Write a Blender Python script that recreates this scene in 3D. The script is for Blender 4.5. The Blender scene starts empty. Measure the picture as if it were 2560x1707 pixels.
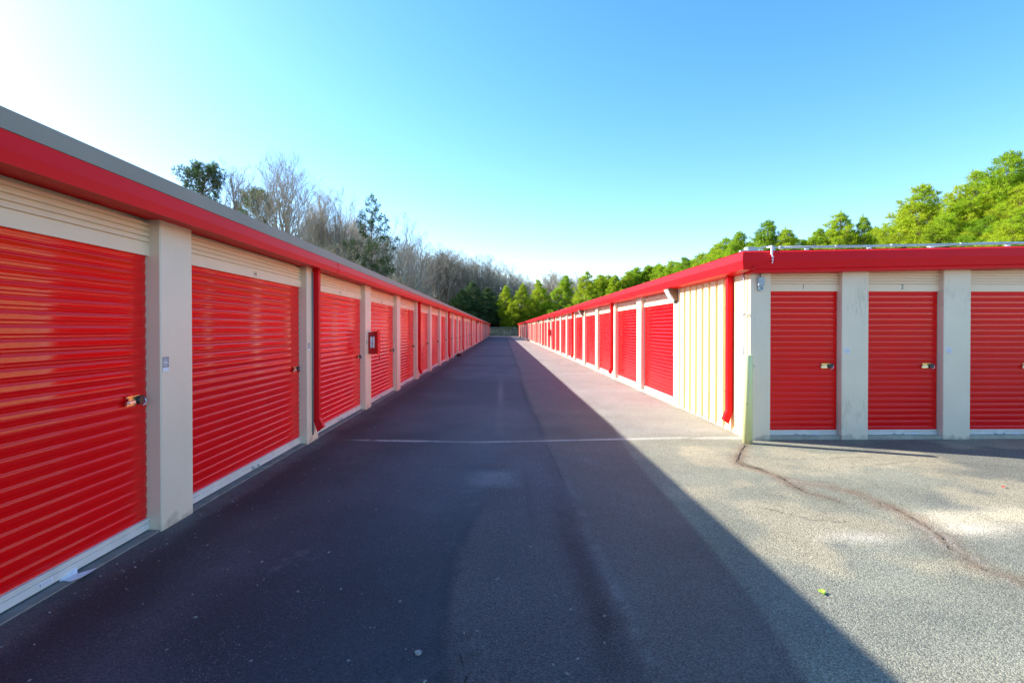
import bpy, math, random
import numpy as np
from mathutils import Vector, Matrix
R = math.radians
SC = bpy.context.scene
COL = SC.collection
rng = random.Random(7)

# ------------------------------------------------------------------ camera, sky, sun, exposure
cam_d = bpy.data.cameras.new('camera'); cam = bpy.data.objects.new('camera', cam_d); COL.objects.link(cam)
cam_d.sensor_width = 36; cam_d.lens = 36 * 1300 / 2560; cam_d.clip_end = 2000; cam_d.clip_start = 0.05
cam.location = (0, 0, 1.6); cam.rotation_euler = (R(90 - 0.5), 0, R(-1.09)); cam_d.shift_y = -20.4 / 2560; SC.camera = cam
SUN_EL, SUN_AZ = 30.3, 68.3          # elevation; azimuth left of +Y
W = bpy.data.worlds.new('World'); SC.world = W; W.use_nodes = True
nt = W.node_tree; nt.nodes.clear()
wo = nt.nodes.new('ShaderNodeOutputWorld'); bg = nt.nodes.new('ShaderNodeBackground'); sky = nt.nodes.new('ShaderNodeTexSky')
sky.sky_type = 'NISHITA'; sky.sun_disc = False; sky.sun_elevation = R(SUN_EL); sky.sun_rotation = R(-SUN_AZ)
sky.altitude = 0; sky.air_density = 1.0; sky.dust_density = 0.4; sky.ozone_density = 1.5
bg.inputs[1].default_value = 0.12
hs = nt.nodes.new('ShaderNodeHueSaturation'); hs.inputs['Saturation'].default_value = 1.34; hs.inputs['Hue'].default_value = 0.494
gn = nt.nodes.new('ShaderNodeVectorMath'); gn.operation = 'MULTIPLY'; gn.inputs[1].default_value = (0.97, 0.915, 0.98)
nt.links.new(sky.outputs[0], hs.inputs['Color']); nt.links.new(hs.outputs[0], gn.inputs[0]); nt.links.new(gn.outputs[0], bg.inputs[0]); nt.links.new(bg.outputs[0], wo.inputs[0])
sd = bpy.data.lights.new('sun', 'SUN'); so = bpy.data.objects.new('sun', sd); COL.objects.link(so)
sd.energy = 4.3; sd.angle = R(0.55); sd.color = (1.0, 0.95, 0.86)
sv = Vector((-math.sin(R(SUN_AZ)) * math.cos(R(SUN_EL)), math.cos(R(SUN_AZ)) * math.cos(R(SUN_EL)), math.sin(R(SUN_EL))))
so.rotation_euler = sv.to_track_quat('Z', 'Y').to_euler(); so.location = (0, 0, 40)
SC.view_settings.view_transform = 'Standard'; SC.view_settings.look = 'None'
SC.view_settings.exposure = 1.68; SC.view_settings.gamma = 1

# ------------------------------------------------------------------ helpers
def tag(o, label=None, cat=None, group=None, kind=None):
    if label: o['label'] = label
    if cat: o['category'] = cat
    if group: o['group'] = group
    if kind: o['kind'] = kind
    return o

def empty(name, loc=(0, 0, 0), rz=0):
    o = bpy.data.objects.new(name, None); COL.objects.link(o); o.location = loc; o.rotation_euler = (0, 0, rz)
    o.empty_display_size = 0.2
    return o

class MB:
    def __init__(s): s.v = []; s.f = []; s.m = []; s.sm = []
    def quad(s, pts, m=0, sm=False):
        n = len(s.v); s.v += [tuple(p) for p in pts]; s.f.append(tuple(range(n, n + len(pts)))); s.m.append(m); s.sm.append(sm)
    def box(s, a, b, m=0):
        x0, y0, z0 = (min(a[i], b[i]) for i in range(3)); x1, y1, z1 = (max(a[i], b[i]) for i in range(3))
        n = len(s.v)
        s.v += [(x0, y0, z0), (x1, y0, z0), (x1, y1, z0), (x0, y1, z0), (x0, y0, z1), (x1, y0, z1), (x1, y1, z1), (x0, y1, z1)]
        for f in ((0, 3, 2, 1), (4, 5, 6, 7), (0, 1, 5, 4), (1, 2, 6, 5), (2, 3, 7, 6), (3, 0, 4, 7)):
            s.f.append(tuple(n + i for i in f)); s.m.append(m); s.sm.append(False)
    def bbox(s, a, b, c=0.006, m=0):
        """box with vertical edges chamfered"""
        x0, y0, z0 = (min(a[i], b[i]) for i in range(3)); x1, y1, z1 = (max(a[i], b[i]) for i in range(3))
        o = [(x0 + c, y0), (x1 - c, y0), (x1, y0 + c), (x1, y1 - c), (x1 - c, y1), (x0 + c, y1), (x0, y1 - c), (x0, y0 + c)]
        n = len(s.v); s.v += [(x, y, z0) for x, y in o] + [(x, y, z1) for x, y in o]
        for i in range(8):
            j = (i + 1) % 8; s.f.append((n + i, n + j, n + 8 + j, n + 8 + i)); s.m.append(m); s.sm.append(False)
        s.f.append(tuple(n + 8 + i for i in range(8))); s.m.append(m); s.sm.append(False)
        s.f.append(tuple(n + 7 - i for i in range(8))); s.m.append(m); s.sm.append(False)
    def tube(s, pts, rad, n=8, m=0, caps=True, sm=True):
        pts = [Vector(p) for p in pts]
        if not isinstance(rad, (list, tuple)): rad = [rad] * len(pts)
        base = len(s.v); ref = None
        for i, p in enumerate(pts):
            d = (pts[min(i + 1, len(pts) - 1)] - pts[max(i - 1, 0)])
            if d.length < 1e-9: d = Vector((0, 0, 1))
            d.normalize()
            if ref is None: ref = Vector((1, 0, 0)) if abs(d.x) < 0.8 else Vector((0, 1, 0))
            u = d.cross(ref)
            if u.length < 1e-4: u = d.cross(Vector((0.3, 0.9, 0.1)))
            u.normalize(); w = d.cross(u); ref = w.cross(d) if False else ref
            for k in range(n):
                a = 2 * math.pi * k / n; q = p + (u * math.cos(a) + w * math.sin(a)) * rad[i]; s.v.append(tuple(q))
        for i in range(len(pts) - 1):
            for k in range(n):
                a = base + i * n + k; b = base + i * n + (k + 1) % n
                s.f.append((a, b, b + n, a + n)); s.m.append(m); s.sm.append(sm)
        if caps:
            s.f.append(tuple(base + n - 1 - k for k in range(n))); s.m.append(m); s.sm.append(False)
            t = base + (len(pts) - 1) * n; s.f.append(tuple(t + k for k in range(n))); s.m.append(m); s.sm.append(False)
    def mesh(s, name, mats):
        me = bpy.data.meshes.new(name); me.from_pydata(s.v, [], s.f)
        if not isinstance(mats, (list, tuple)): mats = [mats]
        for mt in mats: me.materials.append(mt)
        me.polygons.foreach_set('material_index', s.m); me.polygons.foreach_set('use_smooth', s.sm); me.update()
        return me
    def build(s, name, mats, parent=None, loc=None):
        o = bpy.data.objects.new(name, s.mesh(name, mats)); COL.objects.link(o)
        if parent: o.parent = parent
        if loc: o.location = loc
        return o

def inst(name, me, parent=None, loc=(0, 0, 0), rz=0, sc=None):
    o = bpy.data.objects.new(name, me); COL.objects.link(o); o.location = loc; o.rotation_euler = (0, 0, rz)
    if sc: o.scale = sc
    if parent: o.parent = parent
    return o

def copy_tree(o, parent=None):
    c = o.copy(); COL.objects.link(c); c.parent = parent
    for ch in list(o.children): copy_tree(ch, c)
    return c

def text_mesh(body, size, mat, name='text', bold=False, extrude=0.0008):
    cu = bpy.data.curves.new(name, 'FONT'); cu.body = body; cu.size = size; cu.align_x = 'CENTER'; cu.align_y = 'CENTER'
    cu.extrude = extrude; cu.space_line = 0.85
    if bold: cu.offset = size * 0.02
    t = bpy.data.objects.new(name, cu); COL.objects.link(t)
    bpy.context.view_layer.update()
    dg = bpy.context.evaluated_depsgraph_get()
    me = bpy.data.meshes.new_from_object(t.evaluated_get(dg)); me.materials.clear(); me.materials.append(mat)
    bpy.data.objects.remove(t); me.name = name
    return me

# ------------------------------------------------------------------ materials
def mat(name, col, rough=0.5, metal=0.0, var=0.06, vscale=3.0, bump=0.0, bscale=60.0, spec=0.5, coat=0.0, streak=0.0, stretch=(1, 1, 1), dirt=None, rvar=0.0, randv=0.0):
    m = bpy.data.materials.new(name); m.use_nodes = True; n = m.node_tree; L = n.links; p = n.nodes['Principled BSDF']
    p.inputs['Roughness'].default_value = rough; p.inputs['Metallic'].default_value = metal
    p.inputs['Specular IOR Level'].default_value = spec; p.inputs['Coat Weight'].default_value = coat; p.inputs['Coat Roughness'].default_value = 0.06
    tc = n.nodes.new('ShaderNodeTexCoord'); mp = n.nodes.new('ShaderNodeMapping'); mp.inputs['Scale'].default_value = stretch
    L.new(tc.outputs['Object'], mp.inputs[0])
    no = n.nodes.new('ShaderNodeTexNoise'); no.inputs['Scale'].default_value = vscale; no.inputs['Detail'].default_value = 5
    L.new(mp.outputs[0], no.inputs['Vector'])
    mr = n.nodes.new('ShaderNodeMapRange'); mr.inputs['From Min'].default_value = 0.3; mr.inputs['From Max'].default_value = 0.7
    mr.inputs['To Min'].default_value = 1 - var; mr.inputs['To Max'].default_value = 1 + var; L.new(no.outputs[0], mr.inputs[0])
    vm = n.nodes.new('ShaderNodeVectorMath'); vm.operation = 'SCALE'; vm.inputs[0].default_value = col; L.new(mr.outputs[0], vm.inputs['Scale'])
    out = vm.outputs[0]
    if randv:
        oi = n.nodes.new('ShaderNodeObjectInfo'); m2 = n.nodes.new('ShaderNodeMapRange'); m2.inputs['To Min'].default_value = 1 - randv; m2.inputs['To Max'].default_value = 1 + randv
        L.new(oi.outputs['Random'], m2.inputs[0]); v2 = n.nodes.new('ShaderNodeVectorMath'); v2.operation = 'SCALE'; L.new(out, v2.inputs[0]); L.new(m2.outputs[0], v2.inputs['Scale']); out = v2.outputs[0]
    if streak:
        ms = n.nodes.new('ShaderNodeMapping'); ms.inputs['Scale'].default_value = (38, 38, 5); L.new(tc.outputs['Object'], ms.inputs[0])
        ns = n.nodes.new('ShaderNodeTexNoise'); ns.inputs['Scale'].default_value = 1.0; ns.inputs['Detail'].default_value = 6; ns.inputs['Roughness'].default_value = 0.7; L.new(ms.outputs[0], ns.inputs['Vector'])
        nl = n.nodes.new('ShaderNodeTexNoise'); nl.inputs['Scale'].default_value = 1.3; L.new(tc.outputs['Object'], nl.inputs['Vector'])
        ad = n.nodes.new('ShaderNodeMath'); ad.operation = 'MULTIPLY'; L.new(ns.outputs[0], ad.inputs[0]); L.new(nl.outputs[0], ad.inputs[1])
        rs = n.nodes.new('ShaderNodeMapRange'); rs.inputs['From Min'].default_value = 0.31; rs.inputs['From Max'].default_value = 0.40; rs.inputs['To Max'].default_value = streak; L.new(ad.outputs[0], rs.inputs[0])
        mx = n.nodes.new('ShaderNodeMix'); mx.data_type = 'RGBA'; L.new(rs.outputs[0], mx.inputs[0]); L.new(out, mx.inputs[6]); mx.inputs[7].default_value = (0.25, 0.22, 0.19, 1); out = mx.outputs[2]
    if dirt:
        sx = n.nodes.new('ShaderNodeSeparateXYZ'); L.new(tc.outputs['Object'], sx.inputs[0])
        nd = n.nodes.new('ShaderNodeTexNoise'); nd.inputs['Scale'].default_value = 9; nd.inputs['Detail'].default_value = 6; L.new(tc.outputs['Object'], nd.inputs['Vector'])
        md = n.nodes.new('ShaderNodeMath'); md.operation = 'MULTIPLY_ADD'; md.inputs[1].default_value = 0.34; md.inputs[2].default_value = -0.13; L.new(nd.outputs[0], md.inputs[0])
        sb = n.nodes.new('ShaderNodeMath'); sb.operation = 'SUBTRACT'; L.new(md.outputs[0], sb.inputs[0]); L.new(sx.outputs[2], sb.inputs[1])
        rd = n.nodes.new('ShaderNodeMapRange'); rd.inputs['From Min'].default_value = -0.03; rd.inputs['From Max'].default_value = 0.05; rd.inputs['To Max'].default_value = 0.5; L.new(sb.outputs[0], rd.inputs[0])
        mx = n.nodes.new('ShaderNodeMix'); mx.data_type = 'RGBA'; L.new(rd.outputs[0], mx.inputs[0]); L.new(out, mx.inputs[6]); mx.inputs[7].default_value = (*dirt, 1); out = mx.outputs[2]
    L.new(out, p.inputs['Base Color'])
    if rvar:
        mrr = n.nodes.new('ShaderNodeMapRange'); mrr.inputs['To Min'].default_value = rough - rvar; mrr.inputs['To Max'].default_value = rough + rvar; L.new(no.outputs[0], mrr.inputs[0]); L.new(mrr.outputs[0], p.inputs['Roughness'])
    if bump:
        nb = n.nodes.new('ShaderNodeTexNoise'); nb.inputs['Scale'].default_value = bscale; nb.inputs['Detail'].default_value = 4; L.new(mp.outputs[0], nb.inputs['Vector'])
        bp = n.nodes.new('ShaderNodeBump'); bp.inputs['Strength'].default_value = bump; bp.inputs['Distance'].default_value = 0.01; L.new(nb.outputs[0], bp.inputs['Height']); L.new(bp.outputs[0], p.inputs['Normal'])
    return m

M = {}
CREAM = (0.74, 0.63, 0.48)
M['cream'] = mat('cream_paint', CREAM, 0.42, var=0.04, vscale=2, streak=0.35, dirt=(0.22, 0.17, 0.13), bump=0.05, bscale=25)
M['cream_panel'] = mat('cream_panel', (0.82, 0.61, 0.33), 0.38, var=0.04, vscale=2, dirt=(0.5, 0.4, 0.22))
M['header'] = mat('cream_header', (0.80, 0.63, 0.45), 0.4, var=0.03, vscale=3)
M['red'] = mat('red_door', (0.80, 0.0015, 0.003), 0.45, var=0.05, vscale=1.5, spec=0.03, coat=0.55, bump=0.02, bscale=2.5, randv=0.07); M['red'].node_tree.nodes['Principled BSDF'].inputs['Coat IOR'].default_value = 1.6
M['redtrim'] = mat('red_trim', (0.70, 0.008, 0.014), 0.42, var=0.05, vscale=1.2, spec=0.12, bump=0.02, bscale=5)
M['greytrim'] = mat('grey_trim', (0.27, 0.235, 0.18), 0.6, var=0.06, vscale=1.5)
M['roof'] = mat('roof_metal', (0.55, 0.56, 0.55), 0.4, metal=0.3, var=0.08, vscale=0.8)
M['bar'] = mat('bottom_bar', (0.68, 0.65, 0.60), 0.3, metal=0.0, var=0.08, vscale=6)
M['galv'] = mat('galvanised', (0.42, 0.45, 0.46), 0.4, metal=0.6, var=0.12, vscale=30)
M['zinc'] = mat('zinc_box', (0.33, 0.40, 0.45), 0.45, metal=0.2, var=0.08, vscale=12)
M['gold'] = mat('brass_plate', (0.66, 0.52, 0.22), 0.25, metal=0.9, var=0.1, vscale=40)
M['steel'] = mat('steel_plate', (0.62, 0.62, 0.60), 0.25, metal=0.9, var=0.1, vscale=40)
M['black'] = mat('black_plastic', (0.015, 0.015, 0.017), 0.4, var=0.1, vscale=20)
M['concrete'] = mat('concrete', (0.20, 0.19, 0.17), 0.85, var=0.25, vscale=7, bump=0.3, bscale=60)
M['white'] = mat('white_paper', (0.75, 0.75, 0.80), 0.6, var=0.06, vscale=40)
M['ink'] = mat('dark_ink', (0.03, 0.035, 0.04), 0.5, var=0.02)
M['teal'] = mat('teal_ink', (0.03, 0.16, 0.15), 0.5, var=0.02)
M['greyink'] = mat('grey_ink', (0.22, 0.22, 0.23), 0.5, var=0.02)
M['redbox'] = mat('red_box_paint', (0.42, 0.004, 0.006), 0.25, var=0.03, coat=0.3)
M['bollard'] = mat('pale_green_paint', (0.64, 0.69, 0.34), 0.4, var=0.05, vscale=5, dirt=(0.35, 0.3, 0.2))
M['bronze'] = mat('bronze_housing', (0.16, 0.095, 0.06), 0.4, metal=0.3, var=0.1, vscale=10)
M['glass'] = mat('lamp_glass', (0.75, 0.77, 0.76), 0.12, var=0.15, vscale=30, bump=0.4, bscale=80, coat=0.6)
M['green'] = mat('green_leaf', (0.35, 0.60, 0.02), 0.5, var=0.2, vscale=60)
M['redleaf'] = mat('red_leaf', (0.40, 0.03, 0.01), 0.5, var=0.2, vscale=60)
M['flake'] = mat('pale_flake', (0.27, 0.26, 0.24), 0.7, var=0.3, vscale=30)
M['bark'] = mat('grey_bark', (0.33, 0.29, 0.23), 0.9, var=0.3, vscale=2.5, bump=0.4, bscale=8, stretch=(1, 1, 0.3), randv=0.3)
M['barkpale'] = mat('pale_bark', (0.30, 0.27, 0.22), 0.9, var=0.3, vscale=2.5, randv=0.25)
M['twig'] = mat('twig_bark', (0.36, 0.31, 0.235), 0.9, var=0.2, vscale=1.0, randv=0.25)
M['brush'] = mat('brush_twigs', (0.32, 0.28, 0.18), 0.9, var=0.25, vscale=1.0, randv=0.25)
M['pinebark'] = mat('pine_bark', (0.20, 0.12, 0.075), 0.9, var=0.3, vscale=3)

def needle_mat(name, c1, c2, c3):
    m = bpy.data.materials.new(name); m.use_nodes = True; n = m.node_tree; L = n.links; n.nodes.clear()
    out = n.nodes.new('ShaderNodeOutputMaterial'); d = n.nodes.new('ShaderNodeBsdfDiffuse'); t = n.nodes.new('ShaderNodeBsdfTranslucent'); mx = n.nodes.new('ShaderNodeMixShader')
    g = n.nodes.new('ShaderNodeNewGeometry'); cr = n.nodes.new('ShaderNodeValToRGB'); oi = n.nodes.new('ShaderNodeObjectInfo')
    no = n.nodes.new('ShaderNodeTexNoise'); no.inputs['Scale'].default_value = 0.55; no.inputs['Detail'].default_value = 3; tc = n.nodes.new('ShaderNodeTexCoord'); L.new(tc.outputs['Object'], no.inputs['Vector'])
    a = n.nodes.new('ShaderNodeMath'); a.operation = 'MULTIPLY_ADD'; a.inputs[1].default_value = 0.3; L.new(g.outputs['Random Per Island'], a.inputs[0])
    b = n.nodes.new('ShaderNodeMath'); b.operation = 'MULTIPLY_ADD'; b.inputs[1].default_value = 0.4; b.inputs[2].default_value = -0.15; L.new(oi.outputs['Random'], b.inputs[0])
    c = n.nodes.new('ShaderNodeMath'); c.operation = 'MULTIPLY_ADD'; c.inputs[1].default_value = 0.9; L.new(no.outputs[0], c.inputs[0]); L.new(b.outputs[0], c.inputs[2]); L.new(c.outputs[0], a.inputs[2])
    L.new(a.outputs[0], cr.inputs[0]); e = cr.color_ramp.elements
    e[0].position = 0.25; e[0].color = (*c1, 1); e[1].position = 0.95; e[1].color = (*c3, 1); k = cr.color_ramp.elements.new(0.6); k.color = (*c2, 1)
    L.new(cr.outputs[0], d.inputs[0]); L.new(cr.outputs[0], t.inputs[0]); mx.inputs[0].default_value = 0.5
    L.new(d.outputs[0], mx.inputs[1]); L.new(t.outputs[0], mx.inputs[2]); L.new(mx.outputs[0], out.inputs[0])
    return m
M['needle'] = needle_mat('pine_needles', (0.12, 0.23, 0.02), (0.28, 0.44, 0.028), (0.45, 0.52, 0.03))
M['needledark'] = needle_mat('dark_needles', (0.05, 0.09, 0.05), (0.08, 0.14, 0.055), (0.13, 0.20, 0.06))
M['needleyellow'] = needle_mat('yellow_needles', (0.17, 0.27, 0.02), (0.34, 0.44, 0.025), (0.48, 0.50, 0.04))

# ------------------------------------------------------------------ numpy noise
def vnoise(x, y, scale, seed=0):
    g = np.random.RandomState(seed).rand(257, 257)
    u = x * scale + 1000; v = y * scale + 1000
    iu = np.floor(u).astype(int); iv = np.floor(v).astype(int); fu = u - iu; fv = v - iv
    fu = fu * fu * (3 - 2 * fu); fv = fv * fv * (3 - 2 * fv); iu %= 256; iv %= 256
    return (g[iu, iv] * (1 - fu) + g[iu + 1, iv] * fu) * (1 - fv) + (g[iu, iv + 1] * (1 - fu) + g[iu + 1, iv + 1] * fu) * fv
def fbm(x, y, s, seed=0, o=4):
    r = 0; a = 0.5; t = 0
    for i in range(o): r = r + a * vnoise(x, y, s * 2 ** i, seed + i); t += a; a *= 0.55
    return r / t
def ss(a, b, x):
    t = np.clip((x - a) / (b - a), 0, 1); return t * t * (3 - 2 * t)
def polydist(x, y, pts):
    d = np.full(x.shape, 1e9)
    for (x0, y0), (x1, y1) in zip(pts[:-1], pts[1:]):
        dx, dy = x1 - x0, y1 - y0; t = np.clip(((x - x0) * dx + (y - y0) * dy) / (dx * dx + dy * dy), 0, 1)
        d = np.minimum(d, np.hypot(x - x0 - t * dx, y - y0 - t * dy))
    return d

# ------------------------------------------------------------------ terrain and pavement
def hill(x, y):
    a = max(0.0, min(1.0, (-x - 16) / 60)); b = max(0.0, min(1.0, (y - 118) / 90))
    return 7.0 * a * a * (3 - 2 * a) * min(1, max(0, y / 60)) + 5.0 * b * b * (3 - 2 * b)
def ground_sheet():
    n = 90; xs = np.linspace(-700, 700, n); ys = np.linspace(-400, 1000, n)
    xs = np.sign(xs) * np.abs(xs / 700) ** 2 * 700; ys = np.where(ys < 0, ys, 1000 * (ys / 1000) ** 1.6)
    v = [(x, y, hill(x, y) - 0.02) for y in ys for x in xs]
    f = [(j * n + i, j * n + i + 1, (j + 1) * n + i + 1, (j + 1) * n + i) for j in range(n - 1) for i in range(n - 1)]
    me = bpy.data.meshes.new('ground'); me.from_pydata(v, [], f); me.materials.append(mat('ground_litter', (0.15, 0.125, 0.07), 0.95, var=0.4, vscale=0.4, bump=0.3, bscale=3))
    o = bpy.data.objects.new('ground', me); COL.objects.link(o); o['kind'] = 'structure'
ground_sheet()

def asphalt():
    xs = np.concatenate([np.linspace(-30, -3.3, 24), np.arange(-3.0, 8.6, 0.032), np.linspace(8.8, 45, 26)])
    ys = np.concatenate([np.linspace(-30, 0.4, 16), np.arange(0.6, 9.0, 0.032), 9.0 + 104.5 * (np.linspace(0.0, 1, 190) ** 1.7)[1:]])
    X, Y = np.meshgrid(xs, ys); nx, ny = len(xs), len(ys)
    wob = (fbm(X, Y, 1.1, 5) - 0.5)
    big = fbm(X, Y, 0.35, 11); mid = fbm(X, Y, 1.6, 21); fine = fbm(X, Y, 8, 31, 3)
    def C(r, g, b): return np.array([r, g, b])[None, None, :]
    def mix(c, c2, m): return c * (1 - m[..., None]) + c2 * m[..., None]
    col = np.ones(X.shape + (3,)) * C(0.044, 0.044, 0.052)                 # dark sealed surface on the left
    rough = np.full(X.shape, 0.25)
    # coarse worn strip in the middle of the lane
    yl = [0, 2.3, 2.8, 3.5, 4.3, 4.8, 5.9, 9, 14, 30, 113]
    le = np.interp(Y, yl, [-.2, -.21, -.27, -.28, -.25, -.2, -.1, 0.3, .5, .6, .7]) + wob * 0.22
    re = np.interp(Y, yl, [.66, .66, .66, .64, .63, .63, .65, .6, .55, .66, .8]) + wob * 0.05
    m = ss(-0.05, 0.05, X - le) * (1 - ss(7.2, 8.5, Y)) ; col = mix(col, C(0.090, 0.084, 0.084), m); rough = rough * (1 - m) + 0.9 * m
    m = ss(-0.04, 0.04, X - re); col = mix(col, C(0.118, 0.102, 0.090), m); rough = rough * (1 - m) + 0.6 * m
    # dark coarse gutter either side of the seam
    sx = X - re
    m = np.exp(-((sx + 0.10) / 0.10) ** 2) * (1 - ss(5.5, 7.3, Y)) * 0.95 * ss(0.25, 0.5, mid + 0.1); col = mix(col, C(0.03, 0.03, 0.034), m); rough = np.maximum(rough, m * 1.3)
    m = np.exp(-((X - le + 0.03) / 0.05) ** 2) * (1 - ss(5, 6.5, Y)) * 0.8 * ss(0.3, 0.5, mid + .05); col = mix(col, C(0.03, 0.03, 0.036), m)
    m = np.exp(-((sx - 0.05) / 0.035) ** 2) * (1 - ss(5.5, 7.4, Y)) * 0.45 * ss(0.3, 0.6, fine); col = mix(col, C(0.20, 0.19, 0.18), m)
    # far seam: dark crack with a wet-looking edge
    crk = np.interp(Y, [7.6, 8.8, 10.9, 14.1, 20, 31.8, 54, 91, 113], [.63, .61, .56, .55, .62, .66, .67, .82, .9])
    wdt = np.interp(Y, [7, 20, 113], [0.05, 0.08, 0.16])
    m = np.exp(-((X - crk - wob * 0.1) / wdt) ** 2) * ss(7.4, 7.9, Y) * 0.92; col = mix(col, C(0.018, 0.024, 0.026), m)
    m = np.exp(-((X - 0.95) / 0.3) ** 2 - ((Y - 8.2) / 0.5) ** 2) * 0.5; col = mix(col, C(0.04, 0.038, 0.038), m)
    # old grey asphalt to the right of the lane and the open lot
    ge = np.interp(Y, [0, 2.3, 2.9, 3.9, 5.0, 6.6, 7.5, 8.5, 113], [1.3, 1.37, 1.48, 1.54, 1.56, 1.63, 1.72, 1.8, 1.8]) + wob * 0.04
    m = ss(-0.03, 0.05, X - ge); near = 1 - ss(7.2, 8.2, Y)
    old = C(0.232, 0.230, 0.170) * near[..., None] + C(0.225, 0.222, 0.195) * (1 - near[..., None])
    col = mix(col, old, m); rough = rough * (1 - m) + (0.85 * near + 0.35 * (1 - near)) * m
    lot = m * near
    m2 = lot * ss(0.50, 0.62, big + 0.12 * (fine - 0.5)); col = mix(col, C(0.165, 0.165, 0.135), m2 * 0.85)
    m2 = lot * ss(0.53, 0.66, fbm(X, Y, 0.8, 77)); col = mix(col, C(0.38, 0.33, 0.22), m2 * 0.75)
    for (cx, cy, ax, ay, k, cc) in [(2.79, 3.92, .30, .14, .9, (.46, .42, .33)), (3.85, 4.12, .42, .16, 1, (.60, .52, .38)), (4.1, 4.35, .7, .16, .9, (.58, .50, .34)), (4.45, 4.30, .55, .12, .9, (.50, .42, .27)), (4.9, 5.2, .35, .12, .6, (.30, .28, .2)),
                                    (3.9, 5.65, .35, .15, .55, (.30, .28, .2)), (1.95, 4.9, .25, .5, .5, (.30, .28, .2)), (3.6, 6.3, .5, .1, .5, (.3, .28, .2)), (2.2, 2.3, .5, .25, .5, (.3, .28, .2)), (1.9, 3.6, .2, .4, .4, (.30, .29, .22))]:
        r2 = ((X - cx + wob * .3) / ax) ** 2 + ((Y - cy + wob * .2) / ay) ** 2
        m2 = np.exp(-r2) * k * (0.6 + 0.8 * (mid - 0.2)) * lot; col = mix(col, C(*cc), np.clip(m2, 0, 1))
    # rusty run-off along cracks in the lot
    crA = [(3.36, 7.1), (3.27, 6.96), (2.99, 6.5), (2.82, 6.18), (2.82, 6.02), (2.93, 5.88), (3.0, 5.53), (2.96, 5.22), (2.97, 5.0), (3.12, 4.7)]
    crB = [(3.0, 5.4), (3.14, 5.29), (3.32, 5.21), (3.44, 5.0), (3.47, 4.68), (3.48, 4.34), (3.39, 3.96), (3.25, 3.69), (3.2, 3.41), (3.24, 3.28), (3.34, 3.1), (3.6, 2.8), (4.2, 2.4)]
    jx = X + (fine - 0.5) * 0.10; jy = Y + (fbm(X, Y, 6, 55) - 0.5) * 0.12
    dA = polydist(jx, jy, crA); dB = polydist(jx, jy, crB)
    m = np.maximum(np.exp(-(dA / 0.09) ** 2) * 0.8, np.exp(-(dB / 0.11) ** 2) * 0.8) * ss(0.1, 0.5, mid + .1); col = mix(col, C(0.20, 0.135, 0.085), m)
    m = np.maximum(np.exp(-(dA / 0.016) ** 2), np.exp(-(dB / 0.014) ** 2) * ss(0.4, 0.6, mid)); col = mix(col, C(0.05, 0.035, 0.025), m * 0.45)
    m = np.exp(-((dB - 0.05) / 0.02) ** 2) * ss(0.5, 0.65, fbm(X, Y, 3, 91)); col = mix(col, C(0.35, 0.32, 0.26), m * 0.6)
    # fine network cracks
    for k, pts in enumerate([[(2.6, 6.6), (3.4, 6.3), (4.6, 6.4)], [(4.0, 5.9), (5.0, 6.2), (6.0, 5.9)], [(2.3, 4.6), (2.6, 4.3), (2.9, 4.25)], [(-0.2, 2.7), (-0.1, 2.3), (0.0, 1.9)]]):
        d = polydist(jx, jy, pts); col = mix(col, C(0.03, 0.03, 0.03), np.exp(-(d / 0.012) ** 2) * 0.45)
    # pale streak down the middle, light worn patch, faded cross line
    m = np.exp(-((X + 0.04 + wob * 0.04) / 0.07) ** 2) * ss(7.6, 8.2, Y) * (1 - ss(13, 19, Y)) * 0.55; col = mix(col, C(0.17, 0.16, 0.15), m)
    m = np.exp(-((X + 0.05) / 0.32) ** 4 - ((Y - 5.55) / 0.30) ** 4) * ss(.15, .5, mid + 0.1); col = mix(col, C(0.25, 0.255, 0.27), m)
    m = np.exp(-((X - 0.35) / 0.25) ** 4 - ((Y - 5.7) / 0.9) ** 4) * 0.75 * ss(.25, .55, mid + .1); col = mix(col, C(0.14, 0.145, 0.16), m)
    m = np.exp(-((X - 0.25) / 0.03) ** 2) * ss(3.8, 4.6, Y) * (1 - ss(5.2, 6.4, Y)) * .7; col = mix(col, C(0.03, 0.03, 0.034), m)
    m = np.exp(-((X + 0.1) / 0.55) ** 4) * ss(6.2, 6.8, Y) * (1 - ss(9, 12, Y)) * 0.5; col = mix(col, C(0.105, 0.105, 0.115), m)
    m = np.exp(-((X - 1.0) / 0.35) ** 2 - ((Y - 6.3) / 0.2) ** 2) * 0.5; col = mix(col, C(0.15, 0.14, 0.135), m)
    ly = np.interp(X, [-3.04, -2.36, -.95, -.39, .29, 1.56, 2.61, 3.43, 3.6], [7.45, 7.54, 7.40, 7.34, 7.38, 7.49, 7.57, 7.55, 7.55])
    lw = np.interp(X, [-2.6, -1.5, 1, 3.4], [0.02, 0.055, 0.048, 0.085])
    m = np.exp(-((Y - ly) / lw) ** 4) * ss(-2.5, -2.0, X) * (1 - ss(3.5, 3.56, X)) * ss(0.1, 0.4, fine) * 0.9; col = mix(col, C(0.42, 0.41, 0.36), m)
    m = np.exp(-((Y - ly + 0.10) / 0.05) ** 2) * ss(-2, -1, X) * (1 - ss(1.5, 2, X)) * 0.35; col = mix(col, C(0.03, 0.03, 0.035), m)
    # worn scuffs and pale chips on the dark side
    m = ss(0.60, 0.74, fbm(X, Y, 1.9, 41)) * ss(0.45, 0.7, fine) * (1 - ss(0.0, 0.3, X - le)) * (1 - ss(6, 9, Y)); col = mix(col, C(0.14, 0.14, 0.15), m * 0.4 * ss(.4, .6, vnoise(X, Y, 14, 222)))
    m = ss(0.42, 0.62, big) * (1 - ss(.5, .9, X)); col = mix(col, C(0.088, 0.088, 0.100), m * 0.65)
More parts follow.
